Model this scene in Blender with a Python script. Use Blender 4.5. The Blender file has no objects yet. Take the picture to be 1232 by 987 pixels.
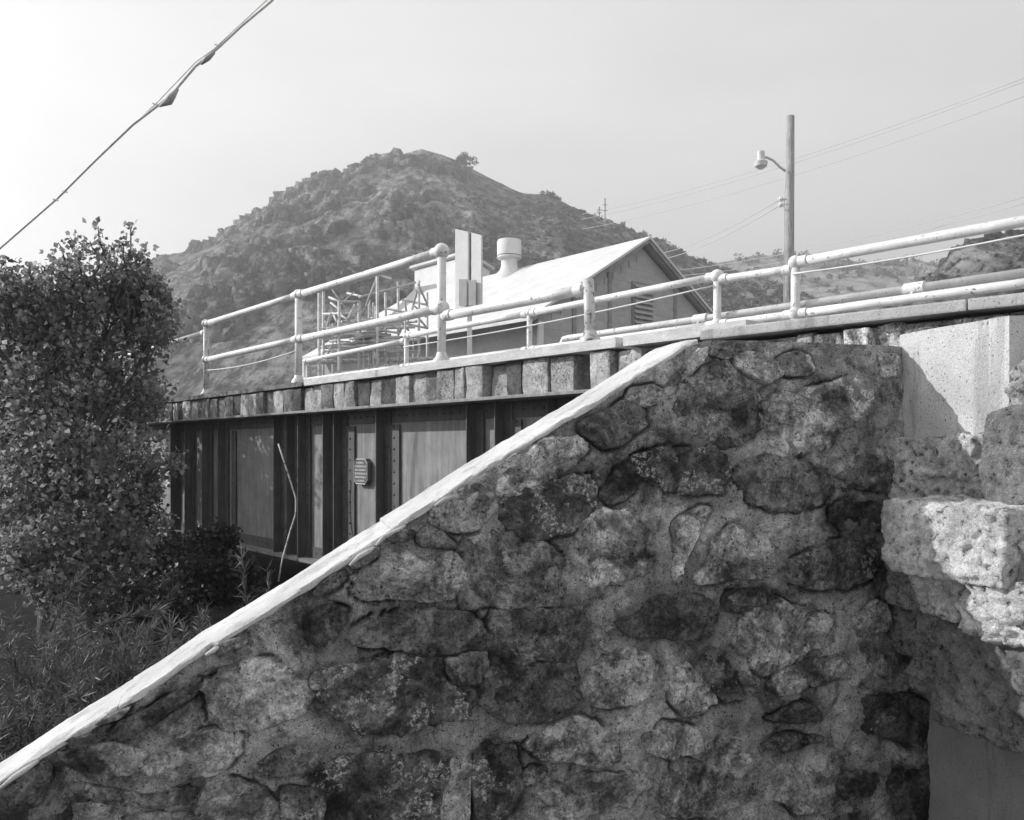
import bpy, math, random
import numpy as np
from mathutils import Vector

# ------------------------------------------------------------------ camera, sky, sun, exposure
EYE = 1.6                      # camera height above the bank it stands on
F = 1000.0                     # focal length in photograph pixels (1232 wide)
HZ = 540.0                     # horizon row
SUN = Vector((-0.88, 0.18, 0.44)).normalized()      # towards the sun
scene = bpy.context.scene
C = scene.collection
cam_d = bpy.data.cameras.new('camera'); cam = bpy.data.objects.new('camera', cam_d); C.objects.link(cam)
cam.location = (0, 0, EYE); cam.rotation_euler = (math.radians(90), 0, 0)
cam_d.sensor_width = 36; cam_d.lens = 36 * F / 1232; cam_d.shift_y = (HZ - 493.5) / 1232
cam_d.clip_start = 0.05; cam_d.clip_end = 4000
scene.camera = cam

world = bpy.data.worlds.new('World'); scene.world = world; world.use_nodes = True
wn, wl = world.node_tree.nodes, world.node_tree.links
wn.clear()
sky = wn.new('ShaderNodeTexSky'); sky.sky_type = 'NISHITA'; sky.sun_disc = False
sky.sun_elevation = math.asin(SUN.z); sky.sun_rotation = math.atan2(SUN.x, SUN.y)
sky.dust_density = 1.0; sky.air_density = 1.0; sky.ozone_density = 1.0
bw0 = wn.new('ShaderNodeRGBToBW'); wl.new(sky.outputs[0], bw0.inputs[0])
pw = wn.new('ShaderNodeMath'); pw.operation = 'POWER'; pw.inputs[1].default_value = 0.17; wl.new(bw0.outputs[0], pw.inputs[0])   # thin milky overcast evens the sky out
bw = wn.new('ShaderNodeMath'); bw.operation = 'MULTIPLY'; bw.inputs[1].default_value = 5.45; wl.new(pw.outputs[0], bw.inputs[0])
tcw = wn.new('ShaderNodeTexCoord'); mpw = wn.new('ShaderNodeMapping'); mpw.inputs['Scale'].default_value = (1.2, 1.2, 4.5)
nzw = wn.new('ShaderNodeTexNoise'); nzw.inputs['Scale'].default_value = 1.6; nzw.inputs['Detail'].default_value = 5
wl.new(tcw.outputs['Generated'], mpw.inputs[0]); wl.new(mpw.outputs[0], nzw.inputs[0])
mrw = wn.new('ShaderNodeMapRange'); mrw.inputs['From Min'].default_value = 0.35; mrw.inputs['From Max'].default_value = 0.75
mrw.inputs['To Min'].default_value = 0.93; mrw.inputs['To Max'].default_value = 1.10
wl.new(nzw.outputs[0], mrw.inputs[0])
mulw = wn.new('ShaderNodeMath'); mulw.operation = 'MULTIPLY'
wl.new(bw.outputs[0], mulw.inputs[0]); wl.new(mrw.outputs[0], mulw.inputs[1])
bg = wn.new('ShaderNodeBackground'); bg.inputs['Strength'].default_value = 0.11
wl.new(mulw.outputs[0], bg.inputs['Color'])
wo = wn.new('ShaderNodeOutputWorld'); wl.new(bg.outputs[0], wo.inputs['Surface'])

sd = bpy.data.lights.new('sun', 'SUN'); so = bpy.data.objects.new('sun', sd); C.objects.link(so)
sd.energy = 5.0; sd.angle = math.radians(0.55); sd.color = (1, 1, 1)
so.rotation_euler = SUN.to_track_quat('Z', 'Y').to_euler(); so.location = (-40, 20, 40)
scene.view_settings.view_transform = 'Standard'; scene.view_settings.look = 'None'
scene.view_settings.exposure = 0.3; scene.view_settings.gamma = 1.0

# ------------------------------------------------------------------ helpers
R = random.Random(7)
NR = np.random.RandomState(11)

def _hash(ix, iy, iz):
    n = (ix * 374761393 + iy * 668265263 + iz * 2147483647 + 1013904223) & 0xffffffff
    n = ((n ^ (n >> 13)) * 1274126177) & 0xffffffff
    n = ((n ^ (n >> 16)) * 2246822519) & 0xffffffff
    return ((n ^ (n >> 15)) & 0xffffff) / float(0xffffff)
def vnoise(p):
    p = np.asarray(p, float); i = np.floor(p).astype(np.int64); f = p - i; f = f * f * (3 - 2 * f)
    r = 0
    for a in (0, 1):
        for b in (0, 1):
            for c in (0, 1):
                w = (f[..., 0] if a else 1 - f[..., 0]) * (f[..., 1] if b else 1 - f[..., 1]) * (f[..., 2] if c else 1 - f[..., 2])
                r = r + w * _hash(i[..., 0] + a, i[..., 1] + b, i[..., 2] + c)
    return r * 2 - 1
def fbm(p, octs=4, ridged=False):
    p = np.asarray(p, float); s = 0; a = 1.0; t = 0
    for k in range(octs):
        n = vnoise(p * 2 ** k + 17.3 * k)
        if ridged: n = 1 - 2 * np.abs(n)
        s = s + a * n; t += a; a *= 0.5
    return s / t
def P3(x, y, z): return np.stack(np.broadcast_arrays(x, y, z), -1)

def P(px, py, d):                                  # a point at depth d seen at a photograph pixel
    return np.array(((px - 616) / F * d, d, EYE + (HZ - py) / F * d))

WL = {}                                            # world position of every object
def link(o, parent, wloc):
    C.objects.link(o)
    if parent is not None:
        o.parent = parent; o.location = Vector(wloc) - Vector(WL[parent])
    else: o.location = wloc
    WL[o] = tuple(wloc)
    return o
def tag(o, label=None, cat=None, group=None, kind=None):
    if label: o['label'] = label
    if cat: o['category'] = cat
    if group: o['group'] = group
    if kind: o['kind'] = kind
    return o
def thing(name, label, cat, loc, group=None):
    o = bpy.data.objects.new(name, None); o.empty_display_size = 0.2
    link(o, None, tuple(float(c) for c in loc)); return tag(o, label, cat, group)
class MB:
    def __init__(s): s.v = []; s.f = []; s.n = 0
    def add(s, v, f):
        v = np.asarray(v, float).reshape(-1, 3); s.v.append(v)
        s.f.extend([tuple(int(i) + s.n for i in q) for q in f]); s.n += len(v); return s
    def box(s, o, ax, ay, az):                     # o corner, three edge vectors
        o, ax, ay, az = [np.asarray(t, float) for t in (o, ax, ay, az)]
        v = [o, o + ax, o + ax + ay, o + ay, o + az, o + ax + az, o + ax + ay + az, o + ay + az]
        f = [(0, 3, 2, 1), (4, 5, 6, 7), (0, 1, 5, 4), (1, 2, 6, 5), (2, 3, 7, 6), (3, 0, 4, 7)]
        if np.dot(np.cross(ax, ay), az) < 0: f = [q[::-1] for q in f]
        return s.add(v, f)
    def tube(s, pts, r, n=8, cap=True):
        pts = [np.asarray(p, float) for p in pts]; m = len(pts)
        rs = r if hasattr(r, '__len__') else [r] * m
        vs = []
        up = None
        for i in range(m):
            t = pts[min(i + 1, m - 1)] - pts[max(i - 1, 0)]; t = t / (np.linalg.norm(t) + 1e-9)
            if up is None: up = np.array((0, 0, 1.)) if abs(t[2]) < 0.9 else np.array((1., 0, 0))
            a = np.cross(t, up); a /= np.linalg.norm(a) + 1e-9; b = np.cross(a, t); up = b
            for k in range(n):
                an = 2 * math.pi * k / n
                vs.append(pts[i] + rs[i] * (math.cos(an) * a + math.sin(an) * b))
        fs = [(i * n + k, i * n + (k + 1) % n, (i + 1) * n + (k + 1) % n, (i + 1) * n + k) for i in range(m - 1) for k in range(n)]
        if cap: fs += [tuple(range(n))[::-1], tuple((m - 1) * n + k for k in range(n))]
        return s.add(vs, fs)
    def ball(s, c, r, nu=12, nv=8, sq=(1, 1, 1)):
        c = np.asarray(c, float); vs = []; fs = []
        for j in range(1, nv):
            th = math.pi * j / nv
            for i in range(nu):
                ph = 2 * math.pi * i / nu
                vs.append(c + r * np.array((math.sin(th) * math.cos(ph) * sq[0], math.sin(th) * math.sin(ph) * sq[1], math.cos(th) * sq[2])))
        t = len(vs); vs += [c + np.array((0, 0, r * sq[2])), c - np.array((0, 0, r * sq[2]))]
        for j in range(nv - 2):
            for i in range(nu):
                a, b = j * nu + i, j * nu + (i + 1) % nu
                fs.append((a, a + nu, b + nu, b))
        for i in range(nu):
            fs.append((t, i, (i + 1) % nu)); fs.append((t + 1, (nv - 2) * nu + (i + 1) % nu, (nv - 2) * nu + i))
        return s.add(vs, fs)
    def prism(s, poly, dvec):                      # polygon of 3D points extruded by dvec
        poly = np.asarray(poly, float); n = len(poly); d = np.asarray(dvec, float)
        fs = [tuple(range(n)), tuple(range(2 * n - 1, n - 1, -1))]
        fs += [(i, i + n, (i + 1) % n + n, (i + 1) % n) for i in range(n)]
        return s.add(np.vstack([poly, poly + d]), fs)
    def build(s, name, mat, parent=None, smooth=False, bevel=0, origin=None, fix=True):
        v = np.vstack(s.v)
        c = (v.min(0) + v.max(0)) / 2 if origin is None else np.asarray(origin, float)
        me = bpy.data.meshes.new(name); me.from_pydata((v - c).tolist(), [], s.f); me.update()
        if fix:
            import bmesh
            bm = bmesh.new(); bm.from_mesh(me); bmesh.ops.recalc_face_normals(bm, faces=bm.faces)
            if bevel:
                es = [e for e in bm.edges if len(e.link_faces) == 2 and e.calc_face_angle(0) > 0.5]
                bmesh.ops.bevel(bm, geom=es, offset=bevel, segments=2, profile=0.6, affect='EDGES', clamp_overlap=True)
            bm.to_mesh(me); bm.free()
        me.materials.append(mat)
        if smooth:
            me.shade_smooth()
            if smooth == 'auto': me.set_sharp_from_angle(angle=math.radians(40))
        return link(bpy.data.objects.new(name, me), parent, tuple(float(t) for t in c))
def from_arrays(name, v, f, mat, parent, origin, smooth=False):     # fast path for foliage: v (n,3), f (m,k)
    me = bpy.data.meshes.new(name); k = f.shape[1]
    me.vertices.add(len(v)); me.vertices.foreach_set('co', (v - np.asarray(origin)).astype(np.float32).ravel())
    me.loops.add(f.size); me.loops.foreach_set('vertex_index', f.astype(np.int32).ravel())
    me.polygons.add(len(f)); me.polygons.foreach_set('loop_start', np.arange(0, f.size, k, dtype=np.int32))
    me.update(calc_edges=True); me.validate(); me.materials.append(mat)
    if smooth: me.shade_smooth()
    return link(bpy.data.objects.new(name, me), parent, tuple(float(t) for t in origin))

# ------------------------------------------------------------------ materials (a black and white picture: greys only)
def gray(v, a=1): return (v, v, v, a)
class Mt:
    def __init__(s, name, rough=0.9, spec=0.3):
        s.m = bpy.data.materials.new(name); s.m.use_nodes = True; s.t = s.m.node_tree
        s.b = s.t.nodes['Principled BSDF']; s.b.inputs['Roughness'].default_value = rough
        s.b.inputs['Specular IOR Level'].default_value = spec; s.tc = None
    def N(s, t, **kw):
        n = s.t.nodes.new(t)
        for k, v in kw.items():
            if k in n.inputs: n.inputs[k].default_value = v
            else: setattr(n, k, v)
        return n
    def L(s, a, b): s.t.links.new(a, b)
    def coord(s, scale=(1, 1, 1), rnd=True, src='Object'):
        tc = s.N('ShaderNodeTexCoord'); mp = s.N('ShaderNodeMapping'); mp.inputs['Scale'].default_value = scale
        if rnd:
            oi = s.N('ShaderNodeObjectInfo'); mu = s.N('ShaderNodeMath', operation='MULTIPLY'); mu.inputs[1].default_value = 57.0
            s.L(oi.outputs['Random'], mu.inputs[0]); s.L(mu.outputs[0], mp.inputs['Location'])
        s.L(tc.outputs[src], mp.inputs[0]); return mp.outputs[0]
    def noise(s, co, scale, detail=5, rough=0.6, dist=0):
        n = s.N('ShaderNodeTexNoise'); n.inputs['Scale'].default_value = scale; n.inputs['Detail'].default_value = detail
        n.inputs['Roughness'].default_value = rough; n.inputs['Distortion'].default_value = dist
        s.L(co, n.inputs[0]); return n.outputs[0]
    def ramp(s, x, lo, hi, a, b):
        n = s.N('ShaderNodeMapRange'); n.interpolation_type = 'SMOOTHSTEP'
        for k, v in (('From Min', lo), ('From Max', hi), ('To Min', a), ('To Max', b)): n.inputs[k].default_value = v
        s.L(x, n.inputs[0]); return n.outputs[0]
    def op(s, o, a, b):
        n = s.N('ShaderNodeMath', operation=o)
        for i, x in enumerate((a, b)):
            if isinstance(x, (int, float)): n.inputs[i].default_value = x
            else: s.L(x, n.inputs[i])
        return n.outputs[0]
    def mix(s, fac, a, b):                         # scalar lerp
        return s.op('ADD', s.op('MULTIPLY', a, s.op('SUBTRACT', 1.0, fac)), s.op('MULTIPLY', b, fac))
    def color(s, x): s.L(x, s.b.inputs['Base Color']); return s
    def bump(s, h, strength=0.5, dist=0.02):
        n = s.N('ShaderNodeBump'); n.inputs['Strength'].default_value = strength; n.inputs['Distance'].default_value = dist
        s.L(h, n.inputs['Height']); s.L(n.outputs[0], s.b.inputs['Normal']); return s

M = {}
def weather(m):
    g_ = m.N('ShaderNodeNewGeometry'); mp = m.N('ShaderNodeMapping'); m.L(g_.outputs['Position'], mp.inputs[0])
    mp2 = m.N('ShaderNodeMapping'); mp2.inputs['Scale'].default_value = (1, 1, 0.30); m.L(g_.outputs['Position'], mp2.inputs[0])
    a = m.ramp(m.noise(mp.outputs[0], 3.1, 8, 0.72, 0.5), 0.37, 0.49, 0.30, 1.0)
    b = m.ramp(m.noise(mp2.outputs[0], 4.3, 7, 0.70, 0.2), 0.36, 0.48, 0.5, 1.0)
    c = m.ramp(m.noise(mp.outputs[0], 13, 7, 0.75, 0.6), 0.35, 0.45, 0.5, 1.0)
    return m.op('MULTIPLY', m.op('MULTIPLY', a, b), c)
def mat_plain(name, base, var=0.25, scale=8, rough=0.85, spec=0.3, bump=0.3, bscale=60, bdist=0.004, stretch=(1, 1, 1), rnd=True):
    m = Mt(name, rough, spec); co = m.coord(stretch, rnd)
    a = m.ramp(m.noise(co, scale, 6, 0.65), 0.3, 0.7, 1 - var, 1 + var)
    b = m.ramp(m.noise(co, scale * 7, 4, 0.7), 0.3, 0.7, 1 - var * 0.5, 1 + var * 0.5)
    m.color(m.op('MULTIPLY', m.op('MULTIPLY', a, b), base))
    if bump: m.bump(m.noise(co, bscale, 5, 0.7), bump, bdist)
    M[name] = m.m; return m.m
def mat_stone():
    m = Mt('field_stone', 0.92, 0.25); co = m.coord()
    oi = m.N('ShaderNodeObjectInfo'); bwn = m.N('ShaderNodeRGBToBW'); m.L(oi.outputs['Color'], bwn.inputs[0])
    base = bwn.outputs[0]
    big = m.ramp(m.noise(co, 7, 8, 0.68, 0.7), 0.38, 0.62, 0.42, 1.5)
    med = m.ramp(m.noise(co, 26, 6, 0.75, 1.2), 0.34, 0.66, 0.5, 1.42)
    fine = m.ramp(m.noise(co, 130, 4, 0.7), 0.3, 0.7, 0.72, 1.25)
    c = m.op('MULTIPLY', m.op('MULTIPLY', base, big), m.op('MULTIPLY', med, fine))
    pit = m.ramp(m.noise(co, 62, 3, 0.6), 0.335, 0.40, 0.25, 1.0)
    c = m.op('MULTIPLY', c, pit)
    # pale lichen and lime specks; their amount is in the object colour's alpha
    lm = m.op('MULTIPLY', m.ramp(m.noise(co, 7, 4, 0.6), 0.48, 0.56, 0, 1), m.ramp(m.noise(co, 58, 5, 0.75), 0.50, 0.60, 0, 1))
    lm = m.op('MULTIPLY', lm, oi.outputs['Alpha'])
    c = m.op('MULTIPLY', c, m.op('MAXIMUM', weather(m), m.op('MULTIPLY', oi.outputs['Alpha'], 0.3)))
    c = m.mix(lm, c, 0.36)
    m.color(m.op('MULTIPLY', c, 1.8))
    h = m.op('ADD', m.noise(co, 22, 8, 0.72, 0.5), m.op('MULTIPLY', m.noise(co, 120, 4, 0.7), 0.35))
    m.bump(m.op('ADD', h, m.op('MULTIPLY', pit, 0.12)), 1.0, 0.035)
    M['stone'] = m.m
mat_stone()
def mat_boulder():
    m = Mt('pale_boulder', 0.95, 0.2); co = m.coord()
    oi = m.N('ShaderNodeObjectInfo'); bwn = m.N('ShaderNodeRGBToBW'); m.L(oi.outputs['Color'], bwn.inputs[0])
    big = m.ramp(m.noise(co, 6, 6, 0.65, 0.2), 0.34, 0.66, 0.72, 1.18); med = m.ramp(m.noise(co, 34, 6, 0.75), 0.32, 0.68, 0.70, 1.25)
    fine = m.ramp(m.noise(co, 170, 3, 0.7), 0.3, 0.7, 0.7, 1.25); pit = m.ramp(m.noise(co, 34, 6, 0.72, 0.5), 0.36, 0.42, 0.25, 1.0)
    m.color(m.op('MULTIPLY', m.op('MULTIPLY', bwn.outputs[0], big), m.op('MULTIPLY', m.op('MULTIPLY', med, fine), pit)))
    h = m.op('ADD', m.noise(co, 20, 9, 0.78), m.op('ADD', m.op('MULTIPLY', m.noise(co, 110, 4, 0.75), 0.4), m.op('MULTIPLY', pit, 0.3)))
    m.bump(h, 1.0, 0.04); M['boulder'] = m.m
mat_boulder()
def mat_mortar():
    m = Mt('mortar', 0.95, 0.2); co = m.coord(rnd=False)
    at = m.N('ShaderNodeAttribute'); at.attribute_name = 'stain'
    a = m.ramp(m.noise(co, 3.2, 8, 0.68, 0.6), 0.36, 0.64, 0.6, 1.3)
    b = m.ramp(m.noise(co, 18, 5, 0.75), 0.3, 0.7, 0.76, 1.22)
    g = m.ramp(m.noise(co, 190, 3, 0.7), 0.3, 0.72, 0.6, 1.4)
    pit = m.ramp(m.noise(co, 75, 3, 0.65), 0.35, 0.41, 0.3, 1.0)
    c = m.op('MULTIPLY', m.op('MULTIPLY', m.op('MULTIPLY', a, b), m.op('MULTIPLY', g, pit)), 0.36)
    st = m.op('MULTIPLY', at.outputs['Fac'], m.ramp(m.noise(co, 9, 6, 0.7), 0.3, 0.6, 0.35, 1.0))
    c = m.op('MULTIPLY', c, m.op('SUBTRACT', 1.0, m.op('MULTIPLY', st, 0.75)))
    c = m.op('MULTIPLY', c, weather(m))
    m.color(m.op('MULTIPLY', c, 1.65))
    h = m.op('ADD', m.noise(co, 30, 7, 0.75), m.op('ADD', m.op('MULTIPLY', m.noise(co, 150, 4, 0.75), 0.45), m.op('MULTIPLY', pit, 0.15)))
    m.bump(h, 1.0, 0.03); M['mortar'] = m.m
mat_mortar()
def mat_concrete(name, base, pits=1.0, rough=0.95):
    m = Mt(name, rough, 0.2); co = m.coord()
    a = m.ramp(m.noise(co, 3.5, 6, 0.6), 0.3, 0.7, 0.85, 1.12)
    g = m.ramp(m.noise(co, 170, 3, 0.7), 0.3, 0.72, 1 - 0.2 * pits, 1 + 0.12 * pits)
    pit = m.ramp(m.noise(co, 90, 2, 0.6), 0.30, 0.37, 1 - 0.65 * pits, 1.0)
    st = m.coord((5, 5, 0.5)); sk = m.ramp(m.noise(st, 1.6, 6, 0.7), 0.36, 0.5, 0.72, 1.0)
    m.color(m.op('MULTIPLY', m.op('MULTIPLY', m.op('MULTIPLY', a, sk), g), m.op('MULTIPLY', pit, base)))
    m.bump(m.op('ADD', m.noise(co, 45, 6, 0.7), m.op('MULTIPLY', m.noise(co, 170, 3, 0.7), 0.6)), 0.6 * pits + 0.15, 0.008); M[name] = m.m
mat_concrete('coping_concrete', 0.55, 0.7)
mat_concrete('cast_concrete', 0.58, 1.2)
mat_concrete('curb_concrete', 0.46, 1.0)
mat_concrete('plaster', 0.24, 0.7)
def mat_paint(name, base, rust=0.5, rough=0.45, wear=(0.60, 0.70), stretch=(1, 1, 1), rustc=0.07, spec=0.4):
    m = Mt(name, rough, spec); co = m.coord(stretch)
    a = m.ramp(m.noise(co, 6, 5, 0.6), 0.3, 0.7, 0.88, 1.08)
    w = m.op('MULTIPLY', m.ramp(m.noise(co, 19, 6, 0.72), wear[0], wear[1], 0, 1), rust)
    m.color(m.mix(w, m.op('MULTIPLY', a, base), rustc))
    m.bump(m.op('ADD', m.noise(co, 70, 4, 0.7), m.op('MULTIPLY', w, -1.0)), 0.25, 0.003); M[name] = m.m
mat_paint('rail_paint', 0.66, 0.85, wear=(0.58, 0.66))
mat_paint('old_rail_paint', 0.50, 0.9, wear=(0.5, 0.62))
def mat_steel(name, base):
    m = Mt(name, 0.6, 0.4); co = m.coord((1, 1, 1))
    st = m.coord((9, 9, 0.7))
    a = m.ramp(m.noise(st, 2.2, 5, 0.65), 0.3, 0.7, 0.74, 1.22)
    b = m.ramp(m.noise(co, 4, 5, 0.6), 0.3, 0.7, 0.8, 1.15)
    w = m.ramp(m.noise(co, 14, 6, 0.7), 0.60, 0.72, 1.0, 0.55)
    m.color(m.op('MULTIPLY', m.op('MULTIPLY', a, b), m.op('MULTIPLY', w, base)))
    m.bump(m.noise(co, 50, 5, 0.7), 0.25, 0.004); M[name] = m.m
mat_steel('steel', 0.085); mat_steel('web_steel', 0.22)
mat_plain('plaque_metal', 0.10, 0.2, 12, 0.5, 0.5)
mat_plain('plaque_letter', 0.38, 0.1, 12, 0.5, 0.5)
def mat_timber():
    m = Mt('weathered_timber', 0.95, 0.15); co = m.coord(); oi = m.N('ShaderNodeObjectInfo'); bwn = m.N('ShaderNodeRGBToBW'); m.L(oi.outputs['Color'], bwn.inputs[0])
    a = m.ramp(m.noise(co, 6, 6, 0.65, 0.5), 0.3, 0.7, 0.6, 1.35)
    b = m.ramp(m.noise(co, 40, 5, 0.75), 0.3, 0.7, 0.72, 1.25)
    vo = m.N('ShaderNodeTexVoronoi', feature='DISTANCE_TO_EDGE'); vo.inputs['Scale'].default_value = 5.5
    wob = m.N('ShaderNodeVectorMath', operation='ADD'); nz = m.N('ShaderNodeTexNoise'); nz.inputs['Scale'].default_value = 9; m.L(co, nz.inputs[0])
    m.L(co, wob.inputs[0]); m.L(nz.outputs['Color'], wob.inputs[1]); m.L(wob.outputs[0], vo.inputs['Vector'])
    ck = m.ramp(vo.outputs[0], 0.004, 0.035, 0.15, 1.0)
    ck = m.op('MAXIMUM', ck, m.ramp(m.noise(co, 3.5, 3), 0.46, 0.56, 0.0, 1.0))
    m.color(m.op('MULTIPLY', m.op('MULTIPLY', a, b), m.op('MULTIPLY', ck, bwn.outputs[0])))
    m.bump(m.op('ADD', m.noise(co, 30, 6, 0.75), m.op('MULTIPLY', ck, 0.8)), 0.8, 0.014); M['timber'] = m.m
mat_timber()
mat_plain('white_timber', 0.55, 0.16, 6, 0.9, 0.2, 0.6, 34, 0.008, (1, 1, 3))
mat_plain('pole_wood', 0.30, 0.3, 6, 0.9, 0.2, 0.6, 30, 0.01, (4, 4, 0.4))
mat_plain('bark', 0.10, 0.3, 10, 0.95, 0.1, 0.8, 40, 0.01, (3, 3, 0.6))
mat_plain('cable_black', 0.06, 0.2, 20, 0.6, 0.3, 0)
mat_plain('old_cable', 0.62, 0.2, 20, 0.6, 0.3, 0); mat_plain('line_wire', 0.48, 0.2, 20, 0.6, 0.3, 0)
mat_plain('galvanised', 0.52, 0.12, 6, 0.5, 0.4, 0.1)
mat_plain('roof_sheet', 0.58, 0.08, 2, 0.7, 0.3, 0.1, 20, 0.01)
mat_plain('siding', 0.38, 0.12, 1.2, 0.9, 0.2, 0.2, 30, 0.01)
mat_plain('trim_grey', 0.26, 0.2, 5, 0.9, 0.2, 0.2)
mat_plain('white_board', 0.66, 0.07, 3, 0.8, 0.3, 0.1)
mat_plain('grey_board', 0.34, 0.1, 3, 0.8, 0.3, 0.1)
mat_plain('scaffold_pipe', 0.50, 0.25, 12, 0.5, 0.4, 0.1)
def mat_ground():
    m = Mt('ground_soil', 0.97, 0.1); co = m.coord(rnd=False); at = m.N('ShaderNodeAttribute'); at.attribute_name = 'creek_shade'
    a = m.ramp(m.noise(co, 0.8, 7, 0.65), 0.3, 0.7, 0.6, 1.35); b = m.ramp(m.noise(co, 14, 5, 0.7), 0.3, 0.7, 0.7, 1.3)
    m.color(m.op('MULTIPLY', m.op('MULTIPLY', a, b), m.mix(at.outputs['Fac'], 0.33, 0.018)))  # soil falls to near-black where the hollow's shade is put into the colour
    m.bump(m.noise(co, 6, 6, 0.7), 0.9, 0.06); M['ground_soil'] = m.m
mat_ground()
mat_plain('road_surface', 0.16, 0.25, 2, 0.95, 0.2, 0.5, 40, 0.01)
mat_plain('dark_paint', 0.03, 0.2, 6, 0.6, 0.3, 0)
def mat_leaf(name, base, trans, var=0.5):
    m = Mt(name, 0.5, 0.4); co = m.coord(rnd=False)
    a = m.ramp(m.noise(co, 9, 3, 0.6), 0.3, 0.7, 1 - var, 1 + var)
    geo = m.N('ShaderNodeNewGeometry')
    r = m.ramp(geo.outputs['Random Per Island'], 0, 1, 0.6, 1.45)
    c = m.op('MULTIPLY', m.op('MULTIPLY', a, r), base); m.color(c)
    tr = m.N('ShaderNodeBsdfTranslucent'); m.L(m.op('MULTIPLY', c, 1.2), tr.inputs['Color'])
    mx = m.N('ShaderNodeMixShader'); mx.inputs[0].default_value = trans
    m.L(m.b.outputs[0], mx.inputs[1]); m.L(tr.outputs[0], mx.inputs[2])
    m.L(mx.outputs[0], m.t.nodes['Material Output'].inputs['Surface']); M[name] = m.m
mat_leaf('broad_leaf', 0.21, 0.6); mat_leaf('dark_leaf', 0.04, 0.35); mat_leaf('willow_leaf', 0.10, 0.3); mat_leaf('scrub_leaf', 0.07, 0.1)
def mat_hill():
    m = Mt('hill_rock', 0.97, 0.1); co = m.coord(rnd=False); cs = m.coord((1, 0.35, 0.45), rnd=False)
    a = m.ramp(m.noise(co, 0.05, 8, 0.72, 0.6), 0.36, 0.64, 0.45, 1.5)
    b = m.ramp(m.noise(cs, 0.45, 9, 0.8, 0.0), 0.40, 0.60, 0.30, 1.6)
    m.color(m.op('MULTIPLY', m.op('MULTIPLY', a, b), 0.27))
    m.bump(m.op('ADD', m.noise(cs, 0.3, 9, 0.8, 0.0), m.op('MULTIPLY', m.noise(co, 0.9, 5, 0.7), 0.3)), 1.0, 5.0); M['hill'] = m.m
    m = Mt('dry_slope', 0.97, 0.1); co = m.coord(rnd=False)
    a = m.ramp(m.noise(co, 0.03, 8, 0.7, 0.6), 0.35, 0.65, 0.75, 1.25)
    b = m.ramp(m.noise(co, 0.10, 8, 0.75), 0.42, 0.58, 0.55, 1.15)
    m.color(m.op('MULTIPLY', m.op('MULTIPLY', a, b), 0.34))
    m.bump(m.noise(co, 0.25, 8, 0.75), 0.8, 2.0); M['dry_slope'] = m.m
mat_hill()

# ------------------------------------------------------------------ bridge frame of reference
VX, K = -247.0, 5990.0                             # vanishing column of the bridge, depth * (column - VX) on its near face
bt = (616 - VX) / F; BL = math.hypot(bt, 1)
BD = np.array((-bt / BL, 1 / BL, 0)); BN = np.array((-1 / BL, -bt / BL, 0))     # along the bridge (away), outward from near face
def vpx(px, k=K):                                  # distance along the bridge of a photograph column on the near face
    d = k / (px - VX); return float(np.dot(np.array(((px - 616) / F * d, d, 0)), BD))
UN = float(np.dot(np.array(((520 - 616) / F * K / 767, K / 767, 0)), BN))
KF = K * 1.67
UF = float(np.dot(np.array(((520 - 616) / F * KF / 767, KF / 767, 0)), BN)) - UN    # far railing plane, about -2.9
def B(v, u, z): return BD * v + BN * (UN + u) + np.array((0, 0, EYE + z))
ZU = np.array((0, 0, 1.))
def bbox(mb, v0, v1, u0, u1, z0, z1): return mb.box(B(v0, u0, z0), BD * (v1 - v0), BN * (u1 - u0), ZU * (z1 - z0))

# ------------------------------------------------------------------ setting: ground, hills
V_AB = vpx(800)                                    # the abutment
def ground_h(x, y):
    p_v = x * BD[0] + y * BD[1]; p_u = x * BN[0] + y * BN[1] - UN
    sm = lambda t: np.clip(t, 0, 1) ** 2 * (3 - 2 * np.clip(t, 0, 1))
    creek = sm((p_v - 3.2) / 3.0)                  # 0 on the near bank, 1 in the creek
    h = -0.38 * creek * sm((p_u + 6.0) / 2.0)
    far = sm((-p_u - 3.6) / 3.0)
    h = h - 0.22 * (1 - far)
    h = h * (1 - far) + 2.15 * far
    emb = sm((-(p_v - V_AB) - 0.3) / 0.8) * sm((-p_u - 0.3) / 0.4)
    h = h * (1 - emb) + 2.15 * emb
    return h + 0.05 * fbm(P3(x * 0.7, y * 0.7, 0), 3)
gx = np.concatenate([np.linspace(-700, -40, 24), np.linspace(-38, 38, 150), np.linspace(40, 700, 24)])
gy = np.concatenate([np.linspace(-100, -8, 10), np.linspace(-7, 45, 110), np.linspace(47, 700, 30)])
GX, GY = np.meshgrid(gx, gy); GZ = ground_h(GX, GY)
nx, ny = len(gx), len(gy)
idx = np.arange(nx * ny).reshape(ny, nx)
gf = np.stack([idx[:-1, :-1], idx[:-1, 1:], idx[1:, 1:], idx[1:, :-1]], -1).reshape(-1, 4)
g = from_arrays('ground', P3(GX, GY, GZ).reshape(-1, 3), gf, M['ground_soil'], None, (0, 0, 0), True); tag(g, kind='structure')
shade_v = np.clip(((GX * BD[0] + GY * BD[1]) - 2.4) / 0.8, 0, 1) * np.clip(((GX * BN[0] + GY * BN[1] - UN) + 4.5) / 1.5, 0, 1)  # painted shade over the creek and under the bridge
g.data.attributes.new('creek_shade', 'FLOAT', 'POINT').data.foreach_set('value', shade_v.ravel().astype(np.float32))

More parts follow.
